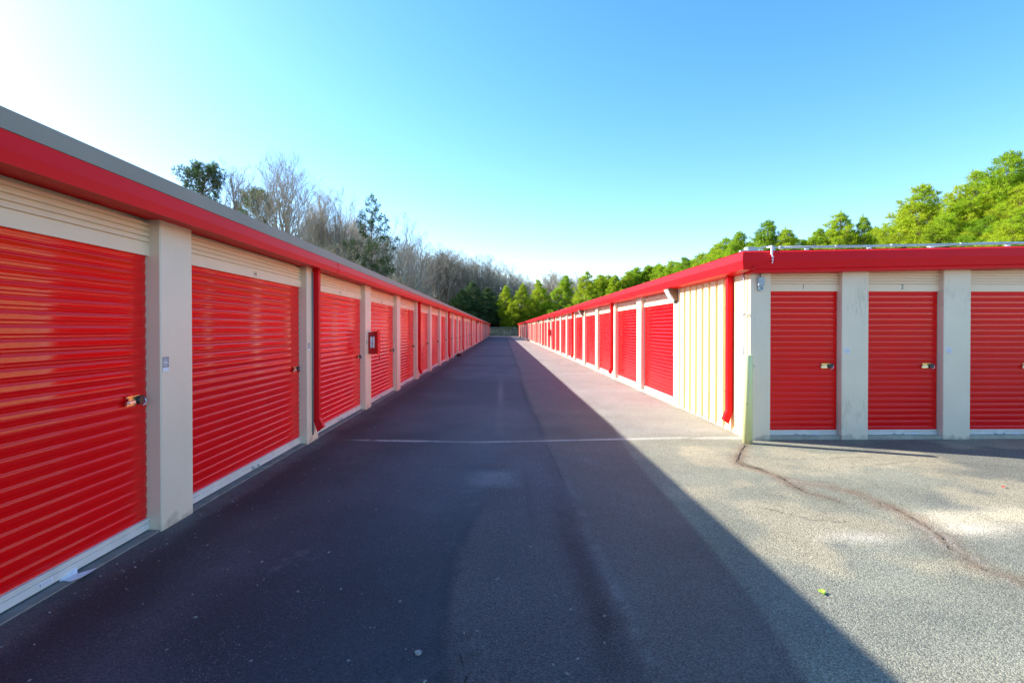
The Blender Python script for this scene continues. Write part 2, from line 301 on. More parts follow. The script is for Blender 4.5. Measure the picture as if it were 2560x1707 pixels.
    # concrete lip and grit along the buildings, plus painted wall shade
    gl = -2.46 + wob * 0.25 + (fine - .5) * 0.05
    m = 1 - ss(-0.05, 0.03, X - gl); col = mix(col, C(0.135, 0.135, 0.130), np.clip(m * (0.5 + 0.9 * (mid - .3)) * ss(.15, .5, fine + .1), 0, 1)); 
    m = np.exp(-((X - gl - 0.12) / 0.30) ** 2) * 0.7 * ss(.2, .6, big + .1); col = mix(col, C(0.020, 0.020, 0.023), m)  # shade at the foot of the left wall, painted as a dark band
    m = ss(0, 0.06, X - (3.40 + wob * .08)) * ss(7.6, 8, Y); col = mix(col, C(0.24, 0.22, 0.17), m * 0.5)
    # cross bands of newer surface far down the lane
    for yy, w_, k in [(13.2, .25, .35), (18.5, .3, .5), (29, .6, .3), (46, 1, .3)]:
        m = np.exp(-((Y - yy - wob * .5) / w_) ** 2) * ss(1.6, 2.2, X) * k; col = mix(col, C(0.30, 0.29, 0.27), m)
    m = ss(98, 101, Y); col = mix(col, C(0.19, 0.18, 0.165), m)
    speck = ss(0.50, 0.68, fbm(X, Y, 1.5, 141)) * ss(0.35, 0.6, fbm(X, Y, 5, 151)) * (1 - ss(0.2, 0.5, X - le)) + 0.35 * ss(-0.1, 0.1, X - re)
    col *= (0.80 + 0.40 * mid + 0.14 * (fine - .5))[..., None]
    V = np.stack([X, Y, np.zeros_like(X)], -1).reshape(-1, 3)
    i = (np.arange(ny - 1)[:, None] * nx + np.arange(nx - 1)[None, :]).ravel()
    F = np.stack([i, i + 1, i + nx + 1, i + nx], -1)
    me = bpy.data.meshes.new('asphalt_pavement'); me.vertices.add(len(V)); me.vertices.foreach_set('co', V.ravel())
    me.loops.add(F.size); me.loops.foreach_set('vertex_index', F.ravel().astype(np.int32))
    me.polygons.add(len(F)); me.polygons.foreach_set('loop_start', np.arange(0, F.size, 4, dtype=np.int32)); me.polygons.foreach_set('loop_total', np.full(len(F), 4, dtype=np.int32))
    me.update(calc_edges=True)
    at = me.attributes.new('wear_shade', 'FLOAT_COLOR', 'POINT')
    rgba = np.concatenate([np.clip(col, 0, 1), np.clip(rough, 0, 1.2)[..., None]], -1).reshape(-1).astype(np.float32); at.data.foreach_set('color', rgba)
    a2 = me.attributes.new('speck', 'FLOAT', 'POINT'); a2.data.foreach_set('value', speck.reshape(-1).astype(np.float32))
    m = bpy.data.materials.new('asphalt'); m.use_nodes = True; n = m.node_tree; L = n.links; p = n.nodes['Principled BSDF']
    a = n.nodes.new('ShaderNodeAttribute'); a.attribute_name = 'wear_shade'; tc = n.nodes.new('ShaderNodeTexCoord')
    v = n.nodes.new('ShaderNodeTexVoronoi'); v.inputs['Scale'].default_value = 150; L.new(tc.outputs['Object'], v.inputs['Vector'])
    v2 = n.nodes.new('ShaderNodeTexVoronoi'); v2.inputs['Scale'].default_value = 88; L.new(tc.outputs['Object'], v2.inputs['Vector'])
    sc = n.nodes.new('ShaderNodeSeparateColor'); L.new(v.outputs['Color'], sc.inputs[0])
    no = n.nodes.new('ShaderNodeTexNoise'); no.inputs['Scale'].default_value = 160; no.inputs['Detail'].default_value = 3; L.new(tc.outputs['Object'], no.inputs['Vector'])
    # stone-to-stone variation
    k1 = n.nodes.new('ShaderNodeMapRange'); k1.inputs['To Min'].default_value = 0.58; k1.inputs['To Max'].default_value = 1.42; L.new(sc.outputs[0], k1.inputs[0])
    k2 = n.nodes.new('ShaderNodeMapRange'); k2.inputs['From Min'].default_value = 0.3; k2.inputs['From Max'].default_value = 0.7; k2.inputs['To Min'].default_value = 0.75; k2.inputs['To Max'].default_value = 1.25; L.new(no.outputs[0], k2.inputs[0])
    mu = n.nodes.new('ShaderNodeMath'); mu.operation = 'MULTIPLY'; L.new(k1.outputs[0], mu.inputs[0]); L.new(k2.outputs[0], mu.inputs[1])
    # holes between stones
    hl = n.nodes.new('ShaderNodeMapRange'); hl.inputs['From Min'].default_value = 0.35; hl.inputs['From Max'].default_value = 0.75; hl.inputs['To Min'].default_value = 1; hl.inputs['To Max'].default_value = 0.6; L.new(v2.outputs['Distance'], hl.inputs[0])
    mh = n.nodes.new('ShaderNodeMix'); mh.data_type = 'FLOAT'; mh.inputs[2].default_value = 1; L.new(a.outputs['Alpha'], mh.inputs[0]); L.new(hl.outputs[0], mh.inputs[3])
    mu2 = n.nodes.new('ShaderNodeMath'); mu2.operation = 'MULTIPLY'; L.new(mu.outputs[0], mu2.inputs[0]); L.new(mh.outputs[0], mu2.inputs[1])
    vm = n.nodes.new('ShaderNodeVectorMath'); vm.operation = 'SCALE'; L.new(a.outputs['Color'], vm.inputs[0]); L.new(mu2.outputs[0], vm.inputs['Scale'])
    # pale stones
    gt = n.nodes.new('ShaderNodeMath'); gt.operation = 'GREATER_THAN'; ak = n.nodes.new('ShaderNodeAttribute'); ak.attribute_name = 'speck'; th = n.nodes.new('ShaderNodeMath'); th.operation = 'MULTIPLY_ADD'; th.inputs[1].default_value = -0.06; th.inputs[2].default_value = 0.99; L.new(ak.outputs['Fac'], th.inputs[0]); L.new(th.outputs[0], gt.inputs[1]); L.new(sc.outputs[1], gt.inputs[0])
    sp = n.nodes.new('ShaderNodeMath'); sp.operation = 'LESS_THAN'; sp.inputs[1].default_value = 0.35; L.new(v.outputs['Distance'], sp.inputs[0])
    s3 = n.nodes.new('ShaderNodeMath'); s3.operation = 'MULTIPLY'; L.new(gt.outputs[0], s3.inputs[0]); L.new(sp.outputs[0], s3.inputs[1])
    mx = n.nodes.new('ShaderNodeMix'); mx.data_type = 'RGBA'; L.new(s3.outputs[0], mx.inputs[0]); L.new(vm.outputs[0], mx.inputs[6]); mx.inputs[7].default_value = (0.30, 0.30, 0.29, 1)
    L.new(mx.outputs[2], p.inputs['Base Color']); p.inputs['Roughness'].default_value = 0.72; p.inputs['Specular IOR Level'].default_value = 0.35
    bh = n.nodes.new('ShaderNodeMath'); bh.operation = 'ADD'; L.new(v2.outputs['Distance'], bh.inputs[0]); L.new(v.outputs['Distance'], bh.inputs[1])
    bs = n.nodes.new('ShaderNodeMath'); bs.operation = 'MULTIPLY_ADD'; bs.inputs[1].default_value = 0.5; bs.inputs[2].default_value = 0.08; L.new(a.outputs['Alpha'], bs.inputs[0])
    bp = n.nodes.new('ShaderNodeBump'); bp.invert = True; bp.inputs['Distance'].default_value = 0.006; L.new(bs.outputs[0], bp.inputs['Strength']); L.new(bh.outputs[0], bp.inputs['Height']); L.new(bp.outputs[0], p.inputs['Normal'])
    me.materials.append(m)
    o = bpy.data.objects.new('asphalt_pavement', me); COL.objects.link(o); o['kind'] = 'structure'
asphalt()

def puddle():
    mb = MB(); n = 40; c = (0.10, 21.2)
    pts = []
    for k in range(n):
        a = 2 * math.pi * k / n; r = 1 + 0.12 * math.sin(3 * a + 1) + 0.07 * math.sin(7 * a)
        pts.append((c[0] + 0.42 * r * math.cos(a) + 0.05 * math.sin(2 * a), c[1] + 0.75 * r * math.sin(a), 0.004))
    mb.quad(pts)
    mb.build('puddle', mat('water_film', (0.05, 0.05, 0.06), 0.6, var=0.1, spec=0.1, bump=0.05, bscale=4))['kind'] = 'structure'
puddle()

def cracks():
    m = MB(); r = random.Random(12)
    def run(pts, w, gap, branch=True):
        for (x0, y0), (x1, y1) in zip(pts[:-1], pts[1:]):
            n = max(2, int(math.hypot(x1 - x0, y1 - y0) / 0.035)); prev = None
            for k in range(n + 1):
                t = k / n; q = Vector((x0 + (x1 - x0) * t + r.gauss(0, .009), y0 + (y1 - y0) * t + r.gauss(0, .009), 0.004))
                if prev is not None and r.random() > gap:
                    d = (q - prev).normalized(); s_ = Vector((-d.y, d.x, 0)); a, b = w * r.uniform(.3, 1.2), w * r.uniform(.3, 1.2)
                    m.quad([prev - s_ * a, q - s_ * b, q + s_ * b, prev + s_ * a])
                    if branch and r.random() < .10:
                        e = q + Vector((r.gauss(0, .07), r.gauss(0, .07), 0)); m.quad([q - s_ * .002, e, q + s_ * .002])
                prev = q
    A = [(3.36, 7.1), (3.27, 6.96), (2.99, 6.5), (2.82, 6.18), (2.82, 6.02), (2.93, 5.88), (3.0, 5.53), (2.96, 5.22), (2.97, 5.0)]
    run(A[:6], 0.006, 0.15); run(A[5:], 0.005, 0.35); run([(2.86, 6.2), (2.90, 6.02), (2.98, 5.85)], .005, .2)
    run([(3.40, 4.9), (3.47, 4.68), (3.48, 4.34), (3.39, 3.96), (3.25, 3.69), (3.2, 3.41), (3.24, 3.28), (3.34, 3.1), (3.6, 2.8)], 0.003, 0.75)
    run([(2.33, 4.6), (2.6, 4.3), (2.9, 4.25)], .003, .4, False); run([(0.60, 7.2), (0.63, 6.4), (0.64, 5.4)], .004, .3); run([(-0.20, 2.6), (-0.16, 2.2)], .0025, .5)
    m.build('asphalt_crack', mat('crack_dark', (0.012, 0.010, 0.009), 0.95, var=0.1))['kind'] = 'structure'
cracks()

# ------------------------------------------------------------------ storage buildings: shared pieces
DOOR_TOP, DOOR_BOT, EAVE = 2.17, 0.085, 2.42
def curtain(wd, z0, z1, reach=0.0):
    """roll-up curtain in local coords: x across, y outward(-y = out), z up; ribbed profile"""
    mb = MB(); pitch = 0.0835; z = z1; rows = []
    prof = [(0.0, 0.0), (0.05, 0.0004), (0.10, 0.0035), (0.15, 0.0062), (0.20, 0.0073), (0.23, 0.0075), (0.56, 0.0075), (0.60, 0.0072), (0.66, 0.0060), (0.71, 0.0044), (0.75, 0.0040), (0.90, 0.0038), (0.94, 0.0030), (0.97, 0.0006)]
    k = 0
    while True:
        done = False
        for t, d in prof:
            zz = z1 - (k + t) * pitch
            if zz < z0: done = True; break
            rows.append((zz, d))
        if done: break
        k += 1
    rows.append((z0, 0.0))
    xs = [0, 0.012, 0.05, 0.3 * wd, 0.7 * wd, wd - 0.05, wd - 0.012, wd]
    base = 0
    for zz, d in rows:
        for i, x in enumerate(xs):
            dd = d * (0.0 if i in (0, len(xs) - 1) else 1); mb.v.append((x, -dd + (0.008 if i in (0, len(xs) - 1) else 0), zz))
    nx = len(xs)
    for j in range(len(rows) - 1):
        for i in range(nx - 1):
            mb.f.append((j * nx + i, (j + 1) * nx + i, (j + 1) * nx + i + 1, j * nx + i + 1)); mb.m.append(0); mb.sm.append(True)
    return mb
def header_panel(wd, z0, z1, proud=0.03, over=0.05):
    """ribbed cream panel above the door, with a plain strip below and an end cap"""
    mb = MB(); prof = []; strip = 0.095
    y = -proud
    mb.box((-0.01, 0.0, z0), (wd + over, y, z0 + strip))
    zz = z0 + strip; pitch = 0.042; rows = [(zz, y + 0.004)]
    while zz < z1:
        rows += [(zz + 0.003, y + 0.019), (zz + 0.010, y + 0.019), (zz + 0.016, y + 0.001), (zz + pitch * 0.8, y + 0.001), (zz + pitch, y + 0.004)]; zz += pitch
    n = len(mb.v)
    for z, yy in rows: mb.v += [(0, yy, z), (wd + over - 0.035, yy, z)]
    for j in range(len(rows) - 1): mb.f.append((n + 2 * j, n + 2 * j + 1, n + 2 * j + 3, n + 2 * j + 2)); mb.m.append(0); mb.sm.append(False)
    mb.box((wd + over - 0.022, 0, z0 + strip + 0.001), (wd + over, y, z1 + 0.02))
    for k in range(3):
        zz = z0 + strip + 0.018 + k * 0.084
        if zz < z1 - 0.03: mb.box((wd + over - 0.036, -0.001, zz), (wd + over - 0.023, y + 0.006, zz + 0.030), 1)
    return mb
def bottom_bar(wd, z1, h=0.085):
    mb = MB()
    mb.box((0.004, 0.02, z1 - h), (wd - 0.004, -0.022, z1 - h * 0.42))
    mb.box((0.004, 0.02, z1 - h * 0.41), (wd - 0.004, -0.013, z1 - 0.012)); mb.box((0.004, 0.02, z1 - 0.011), (wd - 0.004, -0.026, z1 + 0.004))
    mb.box((0.01, 0.018, z1 - h - 0.012), (wd - 0.01, 0.0, z1 - h - 0.0005), 1)
    return mb
def bar_handle(x, z1, h=0.085):
    mb = MB(); z = z1 - h * 0.68
    mb.tube([(x - 0.06, -0.024, z), (x - 0.055, -0.045, z - 0.004), (x, -0.052, z - 0.012), (x + 0.055, -0.045, z - 0.004), (x + 0.06, -0.024, z)], 0.006, 6)
    for s in (-1, 1): mb.tube([(x + s * 0.072, -0.0225, z + 0.002), (x + s * 0.072, -0.027, z + 0.002)], 0.014, 8)
    return mb
def latch(x, z):
    """slide latch with round disc lock: gold and steel plates on the curtain"""
    mb = MB(); y = -0.0175
    mb.box((x - 0.10, y, z + 0.024), (x + 0.07, y - 0.010, z + 0.040), 0); mb.box((x - 0.10, y, z - 0.042), (x + 0.02, y - 0.010, z - 0.026), 0)
    mb.box((x - 0.085, y - 0.0102, z + 0.006), (x + 0.02, y - 0.016, z + 0.021), 0)
    mb.box((x - 0.115, y - 0.0104, z - 0.024), (x + 0.0, y - 0.026, z + 0.002), 1)
    mb.tube([(x - 0.092, y - 0.026, z - 0.011), (x - 0.092, y - 0.034, z - 0.011)], 0.010, 8, 1)
    mb.tube([(x + 0.045, y - 0.002, z - 0.004), (x + 0.045, y - 0.042, z - 0.004)], 0.035, 14, 2)
    mb.box((x + 0.045, y - 0.004, z - 0.022), (x + 0.118, y - 0.020, z + 0.034), 2)
    mb.tube([(x + 0.05, y - 0.046, z - 0.05), (x + 0.088, y - 0.046, z - 0.035), (x + 0.10, y - 0.040, z - 0.006), (x + 0.09, y - 0.034, z + 0.014)], 0.006, 6, 1)
    for dx in (-0.09, 0.06): mb.tube([(x + dx, y - 0.010, z + 0.032), (x + dx, y - 0.014, z + 0.032)], 0.006, 6, 1)
    mb.v = [(x + (a - x) * .82, b * .95, z + (c - z) * .88) for a, b, c in mb.v]
    return mb
def door_meshes(wd, top=DOOR_TOP, bot=DOOR_BOT, hz=EAVE, bar=0.085, latch_x=None, tagname=''):
    d = {}
    d['roll_up_door'] = curtain(wd, bot + 0.004, top + 0.12).mesh('roll_up_door', M['red'])
    d['door_header'] = header_panel(wd, top, hz).mesh('door_header', [M['header'], M['black']])
    d['bottom_bar'] = bottom_bar(wd, bot + 0.004, bar).mesh('bottom_bar', [M['bar'], M['black']])
    d['handle'] = bar_handle(wd * 0.5 if wd > 1.5 else wd * 0.47, bot + 0.004, bar).mesh('handle', M['galv'])
    d['latch'] = latch(wd - 0.17 if wd > 1.5 else wd - 0.165, 1.06).mesh('latch', [M['gold'], M['steel'], M['black']])
    st = MB(); x = wd * 0.5 + (0.34 if wd > 1.5 else 0.15); z = bot - bar * 0.62
    st.box((x, -0.0225, z - 0.012), (x + 0.10, -0.0237, z + 0.014), 0); st.box((x + 0.008, -0.0238, z - 0.006), (x + 0.014, -0.0243, z + 0.009), 1)
    for q in range(3): st.box((x + 0.022, -0.0238, z - 0.006 + q * 0.006), (x + 0.088, -0.0241, z - 0.0045 + q * 0.006), 2)
    d['sticker'] = st.mesh('sticker', [M['white'], M['ink'], M['greyink']])
    return d
def put_door(parent, meshes, loc, rz, number=None, ink='ink'):
    d = inst('roll_up_door', meshes['roll_up_door'], parent, loc, rz)
    for k in ('door_header', 'bottom_bar', 'handle', 'latch', 'sticker'): inst(k, meshes[k], d)
    if number:
        me = text_mesh(number, meshes.get('_ns', 0.072), M[ink], 'unit_number'); t = inst('unit_number', me, d, (meshes['_w'] * 0.5, -0.0315, DOOR_TOP + 0.045 + meshes.get('_nz', 0)))
        t.rotation_euler = (R(90), 0, 0)
    return d
def downspout(name, parent, loc, rz):
    """square downspout, back against y=0, outward -y, with a kicked-out foot"""
    mb = MB(); w = 0.05; d = 0.10
    w = 0.042; d = 0.088; a = [(-w, -0.001), (w, -0.001), (w, -d), (-w, -d)]
    def ring(z, dy, tz=0): return [(x, y + dy, z + (tz if y < -0.05 else 0)) for x, y in a]
    rings = [ring(2.50, 0), ring(0.335, 0), ring(0.29, -0.012, 0.025)]
    rings.append([(x, y - 0.13, z) for (x, y), z in zip(a, (0.115, 0.115, 0.215, 0.215))])
    rings[3] = [(-w, -0.065, 0.135), (w, -0.065, 0.135), (w, -0.150, 0.200), (-w, -0.150, 0.200)]
    n = 0
    for r in rings: mb.v += r
    for k in range(3):
        for i in range(4):
            j = (i + 1) % 4; mb.f.append((k * 4 + i, (k + 1) * 4 + i, (k + 1) * 4 + j, k * 4 + j)); mb.m.append(0); mb.sm.append(False)
    mb.f.append((12, 13, 14, 15)); mb.m.append(1); mb.sm.append(False)
    for z in (0.62, 1.9): mb.box((-w - 0.004, 0.0, z), (w + 0.004, -d - 0.003, z + 0.028), 0)
    o = mb.build(name, [M['redtrim'], M['black']], parent, loc); o.rotation_euler = (0, 0, rz); return o
def column(name, me, parent, loc, rz=0): return inst(name, me, parent, loc, rz)

# ------------------------------------------------------------------ left building (faces +X)
XL = -2.69; PITCH = 3.08; CW = 0.42; Y0 = 4.15; REC = 0.115
def left_building():
    b = empty('storage_building', (XL, 0, 0))
    tag(b, 'long shaded left storage building, red doors, grey band above its red eave', 'building')
    L = lambda x: x - XL
    cols = [Y0 + PITCH * k for k in range(-4, 35)]
    yend = cols[-1] + CW; ystart = cols[0]
    mb = MB(); mb.box((-9, ystart + 0.02, 0.0), (-REC - 0.03, yend - 0.02, 2.60)); mb.build('wall', M['cream'], b)
    mb = MB(); mb.box((-9.02, ystart - 0.02, -0.02), (-0.015, yend + 0.02, 0.012)); f = mb.build('foundation', M['concrete'], b)
    cm = MB(); cm.bbox((-0.6, 0, 0), (0, CW, 2.56), 0.008); cme = cm.mesh('column', M['cream'])
    wd = PITCH - CW; dm = door_meshes(wd, bot=0.105); dm['_w'] = wd
    for i, y in enumerate(cols):
        column('column', cme, b, (0, y, 0))
        if i < len(cols) - 1:
            # local door x runs along +Y, outward = +X
            num = {3: '47', 4: '45', 5: '43', 6: '41', 7: '39'}.get(i)
            num = {4: '14', 5: '17', 6: '18'}.get(i)
            put_door(b, dm, (-REC, y + CW, 0), R(90), num)
    # eave: red band and grey band above
    pr = [(0.0, 2.40), (0.20, 2.43), (0.207, 2.50), (0.20, 2.594), (0.205, 2.600), (0.19, 2.715), (0.10, 2.75), (-0.4, 2.765)]
    y0, y1 = ystart - 0.2, yend + 0.2
    def strip(pts, name, m, o=0.0):
        s = MB(); n = len(pts); ys = [y0]
        while ys[-1] < y1 - 0.1: ys.append(min(y1, ys[-1] + 6.1))
        for y in ys:
            for x, z in pts: s.v.append((x, y, z))
        for j in range(len(ys) - 1):
            for i in range(n - 1): s.f.append((j * n + i, j * n + i + 1, (j + 1) * n + i + 1, (j + 1) * n + i)); s.m.append(0); s.sm.append(False)
        return s.build(name, m, b)
    strip([(-0.1, 2.455), (0.19, 2.455), (0.19, 2.431), (0.20, 2.43), (0.208, 2.50), (0.203, 2.594)], 'fascia', M['redtrim'])
    strip([(0.197, 2.594), (0.207, 2.597), (0.190, 2.712), (0.10, 2.745), (-0.3, 2.752)], 'eave_trim', M['greytrim'])
    rf = MB(); rf.quad([(-0.29, y0, 2.758), (-0.29, y1, 2.758), (-4.8, y1, 2.87), (-4.8, y0, 2.87)]); rf.quad([(-4.8, y0, 2.87), (-4.8, y1, 2.87), (-9.2, y1, 2.76), (-9.2, y0, 2.76)]); rf.build('roof', M['roof'], b)
    # seams in the eave
    for y in (7.93, 14.05, 20.2, 26.3, 35.5, 44.6):
        s = MB(); s.box((0.15, y, 2.432), (0.2095, y + 0.012, 2.60)); s.build('seam_cover', M['redtrim'], b)
    for k in range(0, 12):
        y = 7.47 + 3 * PITCH * k
        if y < yend: downspout('downspout', b, (0, y, 0), R(90))
    s = MB(); s.tube([(0.012, 7.405, 2.4), (0.012, 7.405, 0.1)], 0.010, 6); s.build('cable', M['greyink'], b)
    return b
left_building()

# ------------------------------------------------------------------ right building (lane face toward -X, end wall toward -Y)
XR = 3.56; YF = 7.40
def right_building():
    b = empty('storage_building', (XR, YF, 0))
    tag(b, 'sunlit storage building on the right with ribbed cream corner wall and shaded end doors', 'building')
    X = lambda x: x - XR; Y = lambda y: y - YF
    cols = [10.42] + [13.27 + 3.06 * k for k in range(0, 33)]
    cwid = [0.33] + [0.44] * 33
    yend = cols[-1] + 0.44; RECx = 0.11; width = 9.2; RECy = 0.11
    mb = MB(); mb.box((RECx + 0.03, RECy + 0.03, 0), (width, Y(yend) - 0.02, 2.56)); mb.build('wall', M['cream'], b)
    mb = MB(); mb.box((0.015, 0.02, -0.02), (width + 0.02, Y(yend) + 0.02, 0.055)); mb.build('foundation', mat('pale_concrete', (0.38, 0.35, 0.28), 0.8, var=0.15, vscale=8), b)
    # ribbed corner wall: outer faces with narrow recesses
    s = MB(); pit = 0.302; y = 0.012; pts = [(0.03, 0.006)]
    ye = Y(10.42)
    while y < ye:
        pts += [(0.0, y), (0.0, min(ye, y + 0.205))]
        if y + 0.21 < ye: pts += [(0.038, y + 0.212), (0.038, min(ye, y + 0.292))]
        y += pit
    for k in range(len(pts) - 1):
        (x0, a), (x1, c) = pts[k], pts[k + 1]; s.quad([(x0, c, 0.02), (x0 if False else x0, c, 0.02), (x1, c, 2.5), (x0, a, 2.5)]) if False else s.quad([(x0, a, 0.018), (x0, a, 2.46), (x1, c, 2.46), (x1, c, 0.018)])
    s.build('ribbed_wall', M['cream_panel'], b)
    cm = MB(); cm.bbox((0, 0, 0), (0.6, 0.44, 2.5), 0.008); cme = cm.mesh('column', M['cream'])
    c0 = MB(); c0.bbox((0.001, 0, 0), (0.6, 0.33, 2.5), 0.008); c0m = c0.mesh('column', M['cream'])
    dms = {}
    for i, y in enumerate(cols):
        column('column', c0m if i == 0 else cme, b, (0, Y(y), 0))
        if i < len(cols) - 1:
            a = y + cwid[i]; w = cols[i + 1] - a
            key = round(w, 2)
            if key not in dms:
                dm = door_meshes(w, top=2.15, bot=0.135, hz=2.30 + 0.1, bar=0.09); dm['_w'] = w
                dms[key] = dm
            put_door(b, dms[key], (RECx, Y(a) + w, 0), R(-90))
    # end wall: columns and narrow doors
    ex = [(3.56, 3.858), (4.895, 5.285), (6.385, 6.785), (7.885, 8.285), (9.385, 9.785), (10.885, 11.285), (12.3, 12.76)]
    for k, (a, c) in enumerate(ex):
        m = MB(); m.bbox((X(a) + (0.002 if k == 0 else 0), 0, 0), (X(c), 0.5, 2.56 if k else 2.42), 0.007); m.build('column', M['cream'], b)
    em = {}
    for k in range(len(ex) - 1):
        a = ex[k][1]; w = ex[k + 1][0] - a; key = round(w, 2)
        if key not in em:
            dm = door_meshes(w, top=2.145, bot=0.118, hz=2.54, bar=0.085); dm['_w'] = w; dm['_nz'] = -0.006; dm['_ns'] = 0.095; em[key] = dm
        put_door(b, em[key], (X(a), RECy, 0), 0, {0: 'I', 1: '2'}.get(k), 'greyink' if k == 0 else 'teal')
    # mitred eave trim running up the lane side and across the end (the end rises slightly)
    SL = 0.021
    def rise(x): return SL * (x if x < 4.7 else 9.4 - x)
    prof = [(0.10, 2.455), (0.005, 2.405), (0.0, 2.40), (-0.19, 2.428), (-0.198, 2.438), (-0.215, 2.550), (-0.200, 2.665), (-0.17, 2.685), (0.1, 2.69)]
    s = MB(); n = len(prof); ys = [None] + [Y(7.4) + 6.0 * k for k in range(1, 18)] + [Y(yend) + 0.2]
    for yy in ys:
        for o, z in prof: s.v.append((o, o if yy is None else yy, z))
    for j in range(len(ys) - 1):
        for i in range(n - 1): s.f.append((j * n + i, (j + 1) * n + i, (j + 1) * n + i + 1, j * n + i + 1)); s.m.append(0); s.sm.append(False)
    s.build('side_fascia', M['redtrim'], b)
    s = MB(); xs = [None, 0.35, 4.7, 9.4]
    prof2 = [(0.10, 2.455), (0.005, 2.405), (0.0, 2.40), (-0.19, 2.428), (-0.198, 2.438), (-0.215, 2.550), (-0.200, 2.665), (-0.17, 2.685), (0.1, 2.69)]
    for xx in xs:
        for o, z in prof2: s.v.append((o if xx is None else xx, o, z + (0 if xx is None else rise(xx))))
    for j in range(len(xs) - 1):
        for i in range(n - 1): s.f.append((j * n + i, j * n + i + 1, (j + 1) * n + i + 1, (j + 1) * n + i)); s.m.append(0); s.sm.append(False)
    # lower lip under the end trim
    for (xa, xb) in ((-0.05, 4.7), (4.7, 9.4)):
        za, zb = rise(max(xa, 0)), rise(xb)
        s.quad([(xa, -0.165, 2.385 + za), (xb, -0.165, 2.385 + zb), (xb, -0.165, 2.45 + zb), (xa, -0.165, 2.45 + za)])
        s.quad([(xa, -0.165, 2.385 + za), (xa, 0.11, 2.385 + za), (xb, 0.11, 2.385 + zb), (xb, -0.165, 2.385 + zb)])
        s.quad([(xa, -0.165, 2.385 + za), (xa, -0.165, 2.45 + za), (xa, 0.0, 2.45 + za), (xa, 0.0, 2.385 + za)])
    s.build('end_fascia', M['redtrim'], b)
    s = MB(); s.tube([(-0.06, -0.21, 2.432), (-0.02, -0.20, 2.50)], [0.03, 0.002], 5); s.build('flashing_tab', M['redtrim'], b)
    rf = MB(); y1 = Y(yend) + 0.2
    rf.quad([(-0.172, -0.15, 2.692), (-0.172, y1, 2.692), (4.7, y1, 2.692 + rise(4.7)), (4.7, -0.15, 2.692 + rise(4.7))]); rf.quad([(4.7, -0.15, 2.692 + rise(4.7)), (4.7, y1, 2.692 + rise(4.7)), (9.4, y1, 2.69), (9.4, -0.15, 2.69)]); rf.build('roof', M['roof'], b)
    for yy in [7.98, 16.62] + [16.62 + 9.18 * k for k in range(1, 11)]:
        downspout('downspout', b, (0, Y(yy), 0), R(-90))
    # thin conduit clipped to the corner
    s = MB(); s.tube([(-0.045, Y(7.50), 2.405), (-0.045, Y(7.50), 0.03)], 0.011, 8)
    for z, l in ((1.81, 0.16), (0.93, 0.05)):
        for q in (0.012, -0.012):
            s.tube([(-0.03, Y(7.50) - 0.02, z + q), (-0.03, Y(7.50) + l - 0.02 if l < .1 else Y(7.50) - l + 0.05, z + q)], 0.007, 6)
        s.tube([(-0.075, Y(7.50), z), (-0.01, Y(7.50), z)], 0.010, 6)
    s.build('conduit', M['galv'], b)
right_building()

# ------------------------------------------------------------------ things fixed to the buildings
def fire_box(name, loc, rz, label):
    """cabinet with back against local y=0, facing -y"""
    t = empty(name, loc, rz); tag(t, label, 'fire cabinet', 'red fire extinguisher cabinets')
    m = MB(); w, d, h = 0.20, 0.17, 0.46
    m.v += [(0, 0, 0), (w, 0, 0), (w, -d, 0.0), (0, -d, 0.0), (0, 0, h - 0.03), (w, 0, h - 0.03), (w, -d, h), (0, -d, h)]
    for f in ((0, 3, 2, 1), (4, 5, 6, 7), (0, 1, 5, 4), (1, 2, 6, 5), (2, 3, 7, 6), (3, 0, 4, 7)): m.f.append(f); m.m.append(0); m.sm.append(False)
    m.build('cabinet_body', M['redbox'], t)
    m = MB(); m.box((-0.008, -d - 0.002, -0.008), (w + 0.008, -d - 0.022, h + 0.008)); m.box((0.03, -d - 0.0225, 0.05), (w - 0.03, -d - 0.026, h - 0.05)); m.build('cabinet_door', M['redtrim'], t)
    m = MB(); m.tube([(w * 0.85, -d - 0.01, 0.0), (w * 0.85, -d - 0.012, -0.07)], 0.003, 5); m.tube([(w * 0.85, -d - 0.012, -0.065), (w * 0.85, -d - 0.012, -0.095)], 0.012, 6); m.build('pull_tag', M['redbox'], t)
    # sign on the side that looks down the lane (local -x): white plate with stacked FIRE letters
    m = MB(); m.box((-0.0015, -0.125, 0.125), (-0.003, -0.045, 0.345)); sg = m.build('fire_sign', M['white'], t)
    me = text_mesh('F\nI\nR\nE', 0.064, M['ink'], 'lettering', bold=True); q = inst('lettering', me, sg, (-0.0045, -0.085, 0.235)); q.rotation_euler = (R(90), 0, R(-90))
    m = MB()
    m.box((-0.0015, -0.12, 0.355), (-0.003, -0.05, 0.362)); m.box((-0.0015, -0.09, 0.366), (-0.003, -0.08, 0.385)); m.box((-0.0015, -0.115, 0.37), (-0.003, -0.10, 0.380)); m.build('emblem', M['ink'], sg)
    return t
fire_box('fire_cabinet', (XL, 10.50, 1.095), R(90), 'red FIRE extinguisher cabinet on the third column of the left building')
# mirrored orientation: on the right building the sign side would look away, as in the photograph (only red is seen)
fire_box('fire_cabinet', (XR, 38.0, 1.095), R(-90), 'small distant red cabinet halfway down the sunlit right building')

